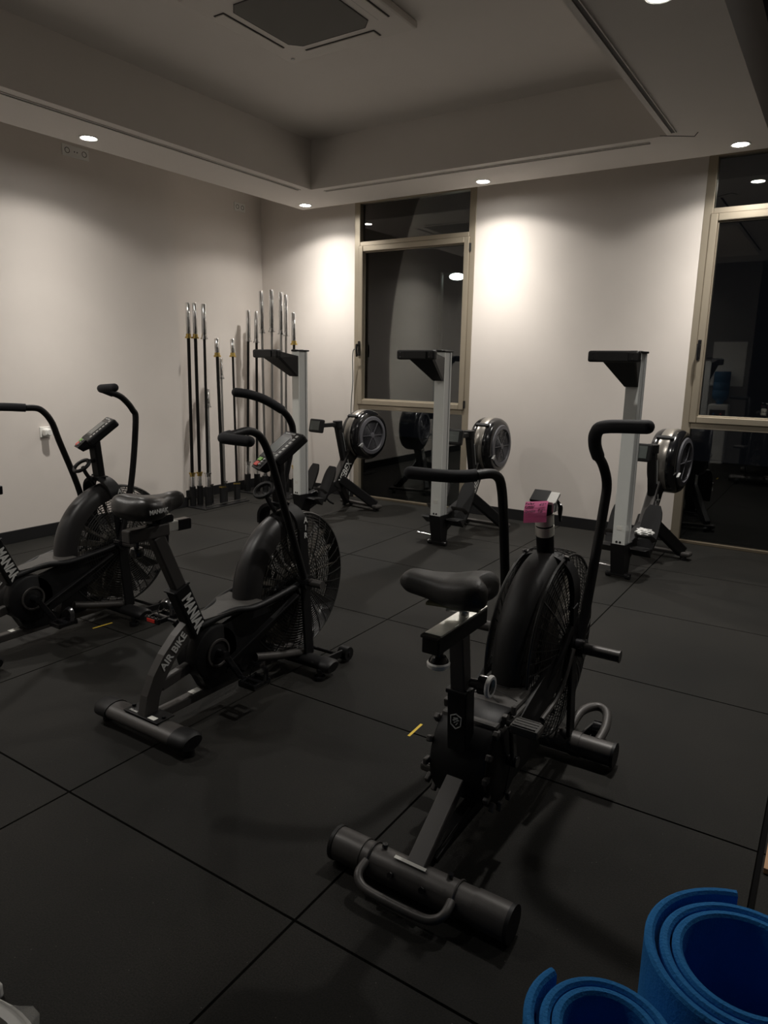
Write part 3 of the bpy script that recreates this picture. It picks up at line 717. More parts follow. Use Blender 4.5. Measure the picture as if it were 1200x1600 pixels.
# left handle of this bike is swung forward, the right one back; the second bike the other way round
armsC = [((0.145, py, pz), [(0.14, 1.222+0.06, 0.773), (0.14, 1.275+0.06, 1.105), (0.14, 1.259+0.06, 1.175), (0.14, 1.20+0.06, 1.240)],
          [(0.14, 1.14+0.06, 1.268), (0.145, 1.09+0.06, 1.286), (0.165, 1.06+0.06, 1.294), (0.27, 1.06+0.06, 1.302)]),
         ((-0.145, py, pz), [(-0.14, 1.091+0.06, 0.706), (-0.14, 0.993+0.06, 1.002), (-0.14, 0.955+0.06, 1.115), (-0.145, 0.90+0.06, 1.180)],
          [(-0.155, 0.83+0.06, 1.190), (-0.18, 0.77+0.06, 1.195), (-0.23, 0.70+0.06, 1.198), (-0.30, 0.64+0.06, 1.200)])]
maniak_bike(-0.08, 0.0, 'middle air bike with AIR BIKE lettering on its curved post and a white-stickered base rail', True, armsA, 'AIR')
maniak_bike(-1.34, -0.06, 'leftmost air bike, its rear end cut off by the edge, before the pale wall', False, armsC, 'AIR BIKE')

# ---- the third bike, a different model
def grey_bike():
    X = 1.215
    t = thing('air_bike', 'scuffed black air bike at the front right with pink note and grey floor bars', 'exercise bike', (X, Y0, 0), 0)
    fc = (1.17, 0.445); R = 0.335
    m = MB(O); m.tube([(-0.265, 0.258, 0.052), (0.285, 0.258, 0.052)], 0.046, 24, sub=1, flat=0.95, upv=(0, 0, 1)); st = m.out('rear_stabilizer', GREYM, t)
    for q in (-1, 1):
        e = MB(O); sh_ = 0.012; e.cyl((q*0.175+sh_, 0.258, 0.052), (q*0.272+sh_, 0.258, 0.052), 0.0475, 24); e.out('tube_sleeve', GREYM, st)
        e = MB(O); e.cyl((q*0.270+sh_, 0.258, 0.052), (q*0.281+sh_, 0.258, 0.052), 0.050, 24); e.out('end_cap', BLKP, st)
    e = MB(O); e.lathe((0, 0.258, 0.052), (1, 0, 0), [(0.0495, -0.135), (0.0495, 0.135)], 16, a0=math.radians(-30), a1=math.radians(160), ref=(0, -1, 0)); 
    e.torus((-0.135, 0.258, 0.052), (1, 0, 0), 0.048, 0.003, 24, 5); e.torus((0.135, 0.258, 0.052), (1, 0, 0), 0.048, 0.003, 24, 5)
    e.out('saddle_plate', GREYM, st)
    for q in (-0.05, 0.05):
        e = MB(O); e.cyl((q, 0.214, 0.070), (q, 0.204, 0.074), 0.009, 6); e.out('bolt', BLKG, st)
    for q in (-0.105, 0.105):
        e = MB(O); e.cyl((q, 0.268, 0.098), (q, 0.269, 0.108), 0.009, 6); e.out('bolt', BLKG, st)
    e = MB(O); e.tube([(-0.135, 0.218, 0.072), (-0.135, 0.180, 0.062), (-0.115, 0.160, 0.050), (-0.07, 0.152, 0.044), (0.07, 0.152, 0.044), (0.115, 0.160, 0.050), (0.135, 0.180, 0.062), (0.135, 0.218, 0.072)], 0.0125, 12); e.out('carry_handle', GREYM, st)
    e = MB(O); e.box((-0.01, 0.248, 0.1015), (0.10, 0.010, 0.002), 0, Euler((0.2, 0, 0)).to_matrix()); e.out('sticker', STICK, st)
    # front stabiliser
    m = MB(O); m.cyl((-0.285, 1.20, 0.055), (0.285, 1.20, 0.055), 0.043, 24); sf = m.out('front_stabilizer', GREYM, t)
    for q in (-1, 1):
        e = MB(O); e.cyl((q*0.283, 1.20, 0.055), (q*0.294, 1.20, 0.055), 0.047, 24); e.out('end_cap', BLKP, sf)
        e = MB(O); e.cyl((q*0.13, 1.20, 0.055), (q*0.165, 1.20, 0.055), 0.046, 20); e.out('bracket', GREYM, sf)
        e = MB(O); e.cyl((q*0.165, 1.37, 0.045), (q*0.205, 1.37, 0.045), 0.038, 20); e.bar((q*0.155, 1.22, 0.07), (q*0.16, 1.37, 0.05), 0.010, 0.04, 0.002); e.out('transport_wheel', BLKG, sf)
    e = MB(O); e.tube([(0.11, 1.22, 0.085), (0.12, 1.33, 0.12), (0.16, 1.40, 0.125), (0.205, 1.38, 0.12), (0.225, 1.30, 0.10), (0.222, 1.22, 0.08)], 0.017, 12); e.out('carry_handle', GREYM, sf)
    # frame
    m = MB(O); m.bar((0, 0.270, 0.085), (0, 0.515, 0.245), 0.058, 0.030, 0.004, ext=0.01); m.out('rear_strut', GREYM, t)
    m = MB(O); m.bar((0, 0.30, 0.075), (0, 1.20, 0.075), 0.045, 0.045, 0.004); m.bar((0.03, 0.32, 0.08), (0.05, 0.60, 0.16), 0.012, 0.02, 0.002); m.out('base_rail', BLK, t)
    m = MB(O)
    m.bar((0, 0.512, 0.33), (0, 0.500, 0.525), 0.062, 0.056, 0.004, upv=(0, 1, 0)); m.bar((0, 0.500, 0.515), (0, 0.4995, 0.528), 0.070, 0.064, 0.003, upv=(0, 1, 0)); sl = m.out('seat_tube', BLK, t)
    # crest on the tube's rear face
    yb = 0.4745; cz = 0.430; crest = [(-0.017, 0.014), (0.0, 0.022), (0.017, 0.014), (0.016, -0.012), (0.0, -0.024), (-0.016, -0.012)]
    e = MB(O)
    for k in range(6):
        p, q = crest[k], crest[(k+1) % 6]; e.bar((p[0], yb, cz+p[1]), (q[0], yb, cz+q[1]), 0.0022, 0.003, upv=(0, 1, 0), ext=0.001)
    for a_, b_ in (((-0.008, 0.008), (0.006, 0.010)), ((-0.010, 0.001), (0.002, 0.006)), ((0.002, 0.002), (0.010, 0.004)), ((-0.006, -0.006), (0.000, -0.002)), ((0.0, -0.012), (0.006, -0.004)), ((-0.002, 0.010), (-0.006, 0.0)), ((0.006, 0.008), (0.003, -0.001))):
        e.bar((a_[0], yb, cz+a_[1]), (b_[0], yb, cz+b_[1]), 0.0022, 0.003, upv=(0, 1, 0))
    lab(e.out('crest', TEXTM, sl), 'white shield crest')
    m = MB(O); m.bar((0, 0.502, 0.50), (0, 0.475, 0.70), 0.046, 0.046, 0.004, upv=(0, 1, 0)); m.out('seat_post', GREYM, t)
    e = MB(O); e.cyl((0.03, 0.50, 0.55), (0.070, 0.50, 0.553), 0.014, 12); e.cyl((0.060, 0.50, 0.553), (0.085, 0.50, 0.554), 0.028, 20); k1 = e.out('height_knob', BLKG, t)
    e = MB(O); e.lathe((0.086, 0.50, 0.554), (1, 0, 0), [(0.024, 0.0), (0.032, 0.0), (0.033, 0.006), (0.030, 0.011), (0.022, 0.011)], 28); e.out('knob_rim', WHITEP, k1)
    m = MB(O); m.bar((0, 0.305, 0.722), (0, 0.605, 0.722), 0.052, 0.048, 0.004); ss = m.out('seat_slider', BLK, t)
    e = MB(O); e.box((0, 0.462, 0.7480), (0.050, 0.285, 0.006), 0.001); e.out('slider_top', WORN, ss)
    e = MB(O); e.box((0, 0.305, 0.7485), (0.050, 0.020, 0.008), 0.001); e.out('end_cap', BLKG, ss)
    e = MB(O); e.cyl((0, 0.355, 0.70), (0, 0.355, 0.672), 0.013, 12); e.lathe((0, 0.355, 0.672), (0, 0, -1), [(0.0, -0.005), (0.020, -0.004), (0.027, 0.008), (0.027, 0.018)], 24); k2 = e.out('slide_knob', BLKG, ss)
    e = MB(O); e.lathe((0, 0.355, 0.652), (0, 0, -1), [(0.0, 0.010), (0.024, 0.009), (0.031, 0.004), (0.032, -0.006), (0.028, -0.010)], 28); e.out('knob_rim', WHITEP, k2)
    # saddle, twisted on its post
    sd = saddle(0.285, 0.205, 0.098, tail_notch=0.045, nose=0.20); so = sd.out('saddle', LEATH2, t, subd=1)
    so.location = (-0.010, 0.425-Y0, 0.803); so.rotation_euler = (math.radians(0), math.radians(3), math.radians(100))
    e = MB(); e.box((0, -0.02, 0.004), (0.09, 0.15, 0.010), 0.004); lab(e.out('saddle_base', mat('pale_saddle_base', (0.22, 0.21, 0.12), 0.6), so), 'pale yellowish saddle base')
    e = MB(O); e.cyl((0, 0.50, 0.745), (0, 0.50, 0.80), 0.014, 14); e.cyl((-0.035, 0.455, 0.778), (0.04, 0.50, 0.778), 0.011, 12); e.out('saddle_clamp', STEEL, t)
    # crank housing
    cc = (0.635, 0.262)
    m = MB(O); m.lathe((0, cc[0], cc[1]), (1, 0, 0), [(0, -0.090), (0.146, -0.090), (0.152, -0.082), (0.152, 0.082), (0.146, 0.090), (0, 0.090)], 48)
    m.prism([(0.60, 0.38), (0.97, 0.38), (1.00, 0.12), (0.62, 0.115)], -0.075, 0.075)
    m.out('crank_housing', BLKP, t)
    for q in (-1, 1):
        for k in range(9):
            a = math.radians(75+26*k); d = V(0, math.cos(a), math.sin(a)); c = V(q*0.098, cc[0], cc[1])+d*0.150; e = MB(O)
            e.bar(c-d*0.016, c+d*0.013, 0.020, 0.016, 0.004, upv=(1, 0, 0)); e.out('edge_lug', GREYM, t)
        e = MB(O); e.lathe((q*0.088, cc[0], cc[1]), (q, 0, 0), [(0, 0.016), (0.10, 0.016), (0.125, 0.008), (0.135, 0.0)], 40)
        e.prism([(0.70, 0.36), (0.62, 0.15), (1.16, 0.37), (1.19, 0.44), (1.15, 0.50)], q*0.088, q*0.106); e.out('chain_cover', BLKP, t)
    th = math.radians(109); L = 0.158
    for q, s_ in ((1, 1), (-1, -1)):
        ex, ez = cc[0]+s_*L*math.cos(th), cc[1]+s_*L*math.sin(th)
        e = MB(O); e.cyl((q*0.10, cc[0], cc[1]), (q*0.135, cc[0], cc[1]), 0.018, 14); e.bar((q*0.122, cc[0], cc[1]), (q*0.130, ex, ez), 0.028, 0.014, 0.004, upv=(1, 0, 0)); e.cyl((q*0.115, ex, ez), (q*0.16, ex, ez), 0.010, 12)
        cr = e.out('crank', BLKG, t)
        pe = MB(O); pe.box((q*0.175, ex, ez), (0.088, 0.062, 0.030), 0.009)
        for k in range(4): pe.box((q*0.175, ex-0.022+0.015*k, ez+0.0155), (0.070, 0.005, 0.003), 0.001)
        pe.out('pedal', SCUFF, cr)
    # scuffed step plate between seat tube and fender
    m = MB(O); m.box((0, 0.765, 0.392), (0.185, 0.42, 0.022), 0.010); m.box((0, 0.765, 0.375), (0.205, 0.43, 0.02), 0.008)
    sp_ = m.out('step_plate', SCUFF, t)
    e = MB(O)
    for k, (x, y, l_, a_) in enumerate(((-0.02, 0.60, 0.10, 0.15), (0.0, 0.655, 0.11, 0.2), (-0.015, 0.71, 0.10, 0.1), (0.02, 0.765, 0.12, 0.2), (-0.02, 0.82, 0.09, 0.1), (0.03, 0.87, 0.09, 0.25))):
        pts = [V(x-l_/2, y+0.012, 0.4035), V(x, y+0.02*math.sin(k), 0.4035), V(x+l_/2, y-l_*a_, 0.4035)]
        e.tube(pts, 0.0022, 6)
    e.out('grip_grooves', BLKP, sp_)
    e = MB(O); e.tube([(-0.055, 0.735, 0.4045), (-0.02, 0.74, 0.4045), (0.0, 0.73, 0.4045)], 0.0035, 6); lab(e.out('scrape_mark', STEEL, sp_), 'pale scrape in the plate')
    # fender, cage and fan
    m = arc_fender(0.255, 0.358, 0.070, fc, math.radians(96), math.radians(188)); m.off = Vector(O); m.out('fan_fender', mat('matt_fender_plastic', (0.017, 0.0165, 0.016), 0.55, bump=0.1, scale=500), t)
    for q in (-1, 1): f = fan_cage(R, 0, q, fc, nr=24, nsp=48, rim_x=0.075, dish=0.105, wr=0.0015); f.off = Vector(O); f.out('fan_cage', WIRE, t)
    m = MB(O)
    for k in range(34):
        a = math.radians(-75+5.0*k); c = V(0, fc[0]+math.cos(a)*R, fc[1]+math.sin(a)*R); o_ = V(0, math.cos(a), math.sin(a))
        m.tube([c+V(-0.075, 0, 0), c+V(-0.05, 0, 0)+o_*0.012, c+V(0.05, 0, 0)+o_*0.012, c+V(0.075, 0, 0)], 0.0018, 5)
    for x in (-0.05, -0.017, 0.017, 0.05): m.torus((x, fc[0], fc[1]), (1, 0, 0), R+0.011, 0.0016, 60, 4, math.radians(-75), math.radians(95), ref=(0, 1, 0))
    m.out('cage_edge', WIRE, t)
    f = fan_rotor(R, fc, 16, 0.055); f.off = Vector(O); f.out('fan', BLADE, t)
    # fan bridge
    m = MB(O); rings = []
    for i in range(29):
        a = PI*i/28; x = 0.116*math.cos(a); z = 0.60+0.185*max(0, math.sin(a))**0.55; w_ = 0.032; nx = V(math.cos(a), 0, math.sin(a))*0.009; yy = 1.150
        rings.append([V(x, yy-w_, z)+nx, V(x, yy+w_, z)+nx, V(x, yy+w_, z)-nx, V(x, yy-w_, z)-nx])
    m.loft(rings, True, True); br = m.out('fan_bridge', BLK, t)
    for q in (-1, 1):
        e = MB(O); e.cyl((q*0.072, 1.14, 0.765), (q*0.079, 1.14, 0.790), 0.009, 8); e.out('bolt', BLKG, br)
        m = MB(O); m.bar((q*0.122, 1.20, 0.08), (q*0.122, 1.13, 0.62), 0.016, 0.055, 0.004, upv=(0, 1, 0)); m.out('fan_support', BLK, t)
        m = MB(O); m.tube([(q*0.095, 0.95, 0.37), (q*0.115, 1.04, 0.46), (q*0.122, 1.15, 0.57)], 0.013, 10); m.out('frame_fork', BLK, t)
        m = MB(O); m.tube([(q*0.125, 0.86, 0.30), (q*0.135, 1.00, 0.345), (q*0.14, 1.10, 0.47)], 0.009, 8); m.out('linkage', GREYM, t)
        e = MB(O); e.cyl((q*0.12, 1.16, 0.455), (q*0.165, 1.16, 0.455), 0.034, 20); e.out('pivot_hub', BLKG, t)
        e = MB(O); e.cyl((q*0.16, 1.16, 0.455), (q*0.285, 1.16, 0.455), 0.0205, 18); e.cyl((q*0.283, 1.16, 0.455), (q*0.288, 1.16, 0.455), 0.022, 18); e.out('foot_peg', GREYM, t)
    # mast with paper tape and the torn console bracket
    m = MB(O); m.cyl((0, 1.148, 0.765), (0, 1.092, 0.985), 0.031, 24); ms = m.out('console_mast', BLK, t)
    e = MB(O); e.cyl((0, 1.1233, 0.862), (0, 1.1150, 0.895), 0.0330, 24); e.cyl((0, 1.1132, 0.902), (0, 1.1025, 0.944), 0.0330, 24); lab(e.out('tape_wrap', TAPE, ms), 'off-white tape wrapped around the mast')
    e = MB(O); e.use(BLK); e.box((-0.012, 1.088, 1.003), (0.060, 0.058, 0.010), 0.002, Euler((math.radians(32), 0, 0)).to_matrix())
    e.use(WHITEP); e.box((0.032, 1.090, 0.999), (0.036, 0.055, 0.012), 0.002, Euler((math.radians(32), 0, 0)).to_matrix()); e.box((0.044, 1.085, 0.972), (0.006, 0.05, 0.035), 0.002)
    e.out('console_bracket', None, ms)
    e = MB(O); e.tube([(0.047, 1.09, 0.995), (0.062, 1.085, 0.975), (0.064, 1.08, 0.955), (0.068, 1.075, 0.925)], [0.004, 0.008, 0.008, 0.003], 8); lab(e.out('loose_connector', BLKG, ms), 'black loose cable plug')
    # handles
    arm(t, (0.140, 1.16, 0.455), [(0.135, 1.275, 0.70), (0.135, 1.355, 0.93), (0.135, 1.372, 1.02), (0.128, 1.335, 1.09)],
        [(0.122, 1.275, 1.135), (0.122, 1.225, 1.180), (0.135, 1.185, 1.225), (0.175, 1.15, 1.250), (0.315, 1.12, 1.260)], 0.018, 0.0225)
    arm(t, (-0.140, 1.16, 0.455), [(-0.165, 1.19, 0.60), (-0.17, 1.145, 0.90), (-0.175, 1.12, 1.02), (-0.18, 1.085, 1.058), (-0.19, 1.04, 1.070)],
        [(-0.215, 0.99, 1.068), (-0.26, 0.95, 1.064), (-0.34, 0.91, 1.066), (-0.42, 0.885, 1.070)], 0.018, 0.0225)
    # pink note stuck on the mast
    m = MB(); nx_, ny_ = 8, 8; w, h = 0.078, 0.082; vs_ = []
    for j in range(ny_+1):
        for i in range(nx_+1):
            u, v = i/nx_-0.5, j/ny_-0.5
            vs_.append(m.bm.verts.new((u*w, v*h, 0.004*math.sin(3*(0.5-v))-0.005*(0.5-v)**2*4)))
    for j in range(ny_):
        for i in range(nx_):
            a = j*(nx_+1)+i; m.bm.faces.new((vs_[a], vs_[a+1], vs_[a+nx_+2], vs_[a+nx_+1]))
    r = bmesh.ops.solidify(m.bm, geom=m.bm.faces[:], thickness=0.0004)
    no = m.out('sticky_note', PINK)
    tag(no, 'pink handwritten sticky note on the mast of the front right bike', 'note')
    no.location = (X+0.000, 1.014, 0.968); no.rotation_euler = (math.radians(35), math.radians(-8), math.radians(8))
    def tn(body, size, x, y): return text('handwriting', body, size, (x, y, 0.0065), (1, 0.02, 0), (0, 1, 0), INK, no, shear=0.25)
    tn('Relax', 0.014, -0.022, 0.024); tn('semi:', 0.013, -0.016, 0.011); tn('45"', 0.017, 0.022, 0.017); tn('Sprint', 0.015, -0.017, -0.013); tn('15"', 0.017, 0.022, -0.014)
    e = MB(); e.tube([(-0.032, 0.0030, 0.0055), (0.0, 0.0025, 0.006), (0.034, 0.001, 0.0055)], 0.0005, 4); e.out('pen_line', INK, no)
    return t
grey_bike()

# ------------------------------------------------------------------ rowers folded upright
def rower(x, y, yaw_, label, extra=None):
    t = thing('rowing_machine', label, 'rowing machine', (x, y, 0), yaw_, 'rowing machines folded upright along the back wall')
    m = MB(); m.use(RAIL); m.box((0, -0.055, 0.885), (0.088, 0.012, 1.29), 0.003)
    m.use(RAILS); m.box((0, 0.0, 0.885), (0.078, 0.10, 1.29), 0.003); m.box((0, 0.035, 0.885), (0.090, 0.02, 1.29), 0.002)
    r = m.out('rail', None, t)
    e = MB(); e.box((0, 0.0, 1.537), (0.098, 0.13, 0.014), 0.004); e.box((0, -0.03, 1.541), (0.055, 0.10, 0.012), 0.005); e.out('rail_cap', BLKP, r)
    e = MB(); e.box((0.0, -0.0625, 0.365), (0.034, 0.002, 0.028)); e.out('sticker', STICK, r)
    for q in (-0.012, 0.012):
        e = MB(); e.cyl((q, -0.061, 0.266), (q, -0.0645, 0.266), 0.0075, 12); e.out('bolt', BLKP, r)
    # rear foot, now at the top
    m = MB(); m.box((-0.02, -0.36, 1.505), (0.325, 0.055, 0.070), 0.014); m.box((-0.02, -0.392, 1.505), (0.20, 0.010, 0.055), 0.003)
    f = m.out('rear_foot', BLKP, t)
    e = MB()
    for q in (-1, 1):
        for z in (-0.015, 0.015): e.cyl((-0.02+q*0.125, -0.385, 1.505+z), (-0.02+q*0.125, -0.390, 1.505+z), 0.006, 10)
    e.out('foot_bolts', BLKG, f)
    m = MB(); m.hull([(-0.10, -0.34, 1.475), (0.10, -0.34, 1.475), (-0.10, -0.34, 1.53), (0.10, -0.34, 1.53), (-0.045, -0.062, 1.49), (0.045, -0.062, 1.49), (-0.040, -0.062, 1.315), (0.040, -0.062, 1.315), (-0.04, -0.09, 1.315), (0.04, -0.09, 1.315), (-0.10, -0.30, 1.475), (0.10, -0.30, 1.475)])
    m.out('foot_bracket', BLK, t)
    # pivot base below the rail
    m = MB(); m.hull([(-0.05, -0.07, 0.25), (0.05, -0.07, 0.25), (0.05, 0.08, 0.25), (-0.05, 0.08, 0.25), (-0.048, -0.03, 0.03), (0.048, -0.03, 0.03), (0.048, 0.05, 0.03), (-0.048, 0.05, 0.03)])
    m.box((0, 0.0, 0.026), (0.15, 0.06, 0.026), 0.008); m.out('pivot_base', BLK, t)
    for q in (-1, 1):
        e = MB(); e.cyl((q*0.055, -0.01, 0.020), (q*0.085, -0.01, 0.020), 0.020, 14); e.out('castor', BLKG, t)
    e = MB(); e.cyl((-0.235, 0.07, 0.052), (-0.06, 0.06, 0.052), 0.0085, 10); e.ball((-0.238, 0.07, 0.052), 0.012); e.out('seat_rod', CHROME, t)
    # main beam running back and footplates
    m = MB(); m.bar((0, 0.03, 0.18), (0, 0.50, 0.30), 0.075, 0.10, 0.01); m.bar((0, 0.06, 0.10), (0, 0.45, 0.26), 0.05, 0.03, 0.004); m.out('lower_beam', BLK, t)
    for q in (-1, 1):
        # angled footplate with heel cup and strap
        m = MB(); rings = []
        for i in range(9):
            s_ = i/8; w = (0.050, 0.058, 0.064, 0.066, 0.066, 0.066, 0.064, 0.056, 0.036)[i]; yy = 0.13+0.15*s_; zz = 0.18+0.31*s_
            rings.append([V(q*0.115-w, yy, zz), V(q*0.115+w, yy, zz), V(q*0.115+w, yy+0.018, zz-0.008), V(q*0.115-w, yy+0.018, zz-0.008)])
        m.loft(rings, True, False); fp = m.out('footplate', BLK, t)
        e = MB(); e.hull([(q*0.115-0.065, 0.03, 0.22), (q*0.115+0.065, 0.03, 0.22), (q*0.115-0.05, 0.0, 0.215), (q*0.115+0.05, 0.0, 0.215), (q*0.115-0.06, 0.10, 0.15), (q*0.115+0.06, 0.10, 0.15), (q*0.115-0.055, 0.13, 0.21), (q*0.115+0.055, 0.13, 0.21)]); e.out('heel_cup', BLKP, fp)
        e = MB(); e.tube([(q*0.115-0.062, 0.15, 0.255), (q*0.115-0.05, 0.10, 0.292), (q*0.115, 0.085, 0.30), (q*0.115+0.05, 0.10, 0.292), (q*0.115+0.062, 0.15, 0.255)], 0.018, 8, flat=0.18, upv=(0, -1, 0.5)); e.out('foot_strap', GREYM, fp)
    # diagonal arm with lettering
    m = MB(); m.bar((0, 0.42, 0.24), (0, 0.70, 0.66), 0.130, 0.075, 0.012, upv=(1, 0, 0)); 
    mm = m.out('flywheel_arm', GREYM, t)
    m2 = MB()
    m2.bar((0.039, 0.43, 0.255), (0.039, 0.69, 0.645), 0.112, 0.004, 0.0, upv=(1, 0, 0)); m2.out('side_panel', BLK, mm)
    d = V(0, 0.28, 0.42).normalized()
    text('lettering', 'XEBEX', 0.098, (0.0415, 0.525, 0.395), d, V(0, -d.z, d.y), TEXTM, mm, bold=0.0012, shear=0.2, sx=0.80)
    # legs
    m = MB(); m.bar((0.03, 0.47, 0.34), (0.19, 0.80, 0.055), 0.052, 0.088, 0.010); m.out('leg', BLK, t)
    m = MB(); m.bar((-0.03, 0.47, 0.34), (-0.19, 0.78, 0.055), 0.052, 0.088, 0.010); m.out('leg', BLK, t)
    m = MB(); m.box((0, 0.795, 0.045), (0.38, 0.05, 0.028), 0.006); ff = m.out('front_foot', GREYM, t)
    for q in (-1, 1):
        e = MB(); e.box((q*0.215, 0.79, 0.046), (0.09, 0.085, 0.034), 0.012); e.out('end_cap', GREYM, ff)
        e = MB(); e.cyl((q*0.17, 0.84, 0.021), (q*0.20, 0.84, 0.021), 0.021, 16); e.cyl((q*0.215, 0.77, 0.03), (q*0.215, 0.77, 0), 0.018, 12); e.out('wheel', BLKP, ff)
    # console post, arm and monitor
    m = MB(); m.bar((0.0, 0.56, 0.50), (0, 0.47, 0.85), 0.055, 0.075, 0.012, upv=(0, 1, 0)); m.cyl((0, 0.465, 0.835), (0, 0.463, 0.895), 0.046, 20); po = m.out('monitor_post', BLKP, t)
    e = MB(); e.bar((0.029, 0.545, 0.60), (0.029, 0.50, 0.78), 0.003, 0.010, upv=(1, 0, 0)); e.out('post_strip', RAILS, po)
    m = MB(); m.bar((0, 0.46, 0.862), (0, 0.22, 0.862), 0.040, 0.038, 0.006); m.out('monitor_arm', BLK, t)
    m = MB(); m.box((0, 0.195, 0.862), (0.17, 0.042, 0.125), 0.012, Euler((math.radians(-12), 0, 0)).to_matrix()); mo = m.out('monitor', BLKP, t)
    e = MB(); e.box((0, 0.172, 0.868), (0.12, 0.004, 0.085), 0.001, Euler((math.radians(-12), 0, 0)).to_matrix()); e.out('screen', LCD, mo)
    # fan housing: drum lying on its side axis
    fy, fz, fr_ = 0.80, 0.745, 0.245; fx = 0.03
    m = MB(); m.lathe((fx, fy, fz), (1, 0, 0), [(0.0, -0.105), (0.19, -0.105), (0.225, -0.095), (0.240, -0.07), (0.243, -0.045), (0.243, 0.045), (0.240, 0.07), (0.225, 0.095), (0.19, 0.108), (0.175, 0.105), (0.0, 0.10)], 56)
    fh = m.out('fan_housing', BLKG, t)
    e = MB(); e.lathe((fx, fy, fz), (1, 0, 0), [(0.243, -0.040), (0.247, -0.034), (0.247, 0.034), (0.243, 0.040)], 48, a0=math.radians(55), a1=math.radians(232), ref=(0, 1, 0)); e.out('silver_band', SILV, fh)
    e = MB(); a = math.radians(130); c = V(fx, fy+0.247*math.cos(a), fz+0.247*math.sin(a)); e.box(c, (0.13, 0.030, 0.022), 0.006, Euler((a-PI/2, 0, 0)).to_matrix()); e.out('band_clip', BLKP, fh)
    e = MB(); e.lathe((fx+0.104, fy, fz), (1, 0, 0), [(0.188, 0.0), (0.180, 0.014), (0.150, 0.018), (0.142, 0.008), (0.142, 0.0)], 48); e.out('damper_ring', GREYF, fh)
    e = MB(); e.hull([(fx+0.112, fy-0.155, fz-0.060), (fx+0.112, fy-0.135, fz-0.115), (fx+0.135, fy-0.205, fz-0.085), (fx+0.118, fy-0.205, fz-0.090), (fx+0.132, fy-0.15, fz-0.062)]); e.out('damper_lever', RAILS, fh)
    e = MB()
    for k in range(9): e.torus((fx+0.114-0.001*k, fy, fz), (1, 0, 0), 0.030+0.0125*k, 0.0022, 40, 5)
    for k in range(3):
        a = math.radians(60+60*k); e.cyl((fx+0.116, fy-0.138*math.cos(a), fz-0.138*math.sin(a)), (fx+0.116, fy+0.138*math.cos(a), fz+0.138*math.sin(a)), 0.003, 6)
    e.lathe((fx+0.110, fy, fz), (1, 0, 0), [(0, 0.012), (0.024, 0.010), (0.030, 0.0)], 24)
    e.out('fan_grille', GREYF, fh)
    m = MB(); m.bar((0, 0.62, 0.54), (0, 0.80, 0.70), 0.13, 0.09, 0.02, upv=(1, 0, 0)); m.out('fan_bracket', BLK, t)
    e = MB(); e.ball((0.075, 0.30, 0.135), 0.008); e.out('red_toggle', RED, t)
    m = MB(); m.tube([(0.05, 0.25, 0.20), (0.075, 0.28, 0.15), (0.08, 0.33, 0.12)], 0.010, 8); m.out('cable', BLKP, t)
    if extra: extra(t)
    return t
rower(-2.05, 3.70, math.radians(-9), 'folded rowing machine nearest the barbells, left of the centre window')
rower(-0.585, 3.665, math.radians(-2), 'folded rowing machine in front of the centre window')
rower(0.875, 3.63, math.radians(-6), 'folded rowing machine farthest right with crumpled bag on its footplate')

# crumpled plastic bag resting on the right footplate of the right-hand rower
m = MB(); r = bmesh.ops.create_icosphere(m.bm, subdivisions=3, radius=1.0)
for v in r['verts']:
    k = 1+0.18*math.sin(7*v.co.x+3*v.co.y)*math.cos(6*v.co.y+2*v.co.z)+random.uniform(-0.10, 0.10)
    v.co = Vector((v.co.x*0.062*k, v.co.y*0.05*k, v.co.z*0.026*k))
bag = m.out('crumpled_bag', mat('bag_plastic', (0.55, 0.55, 0.53), 0.35, bump=0.6, scale=80)); bag.location = (1.005, 3.70, 0.33)
tag(bag, 'crumpled white plastic bag lying on the footplate of the rightmost rower', 'bag')

# ------------------------------------------------------------------ barbells in floor holders
def barbell(base, top, label, shaft, collar, sleeve_len, r_sh=0.014, r_sl=0.025, group=None):
    """stands from base to top, its lower end in a rubber-lined tube"""
    B = Vector(base); T = Vector(top); L = (T-B).length; D = (T-B).normalized()
    t = thing('barbell', label, 'barbell', B, 0, group)
    t.rotation_mode = 'QUATERNION'; t.rotation_quaternion = V(0, 0, 1).rotation_difference(D)
    m = MB(); m.cyl((0, 0, sleeve_len), (0, 0, L-sleeve_len), r_sh, 14); m.out('shaft', shaft, t)
    for a, b_, low in ((0.0, sleeve_len, True), (L-sleeve_len, L, False)):
        e = MB(); e.tube([(0, 0, a), (0, 0, a+0.004), (0, 0, b_-0.004), (0, 0, b_)], [r_sl-0.003, r_sl, r_sl, r_sl-0.003], 20, sub=1); e.out('sleeve', CHROME, t)
        z0, z1 = (b_-0.004, b_+0.010) if low else (a-0.010, a+0.004)
        z2, z3 = (b_-0.030, b_-0.004) if low else (a+0.004, a+0.030)
        e = MB(); e.cyl((0, 0, z0), (0, 0, z1), r_sl+0.012, 24); e.cyl((0, 0, z2), (0, 0, z3), r_sl+0.003, 20); e.out('collar', collar, t)
    return t
BS = mat('black_oxide', (0.010, 0.0098, 0.009), 0.35, metal=0.5)
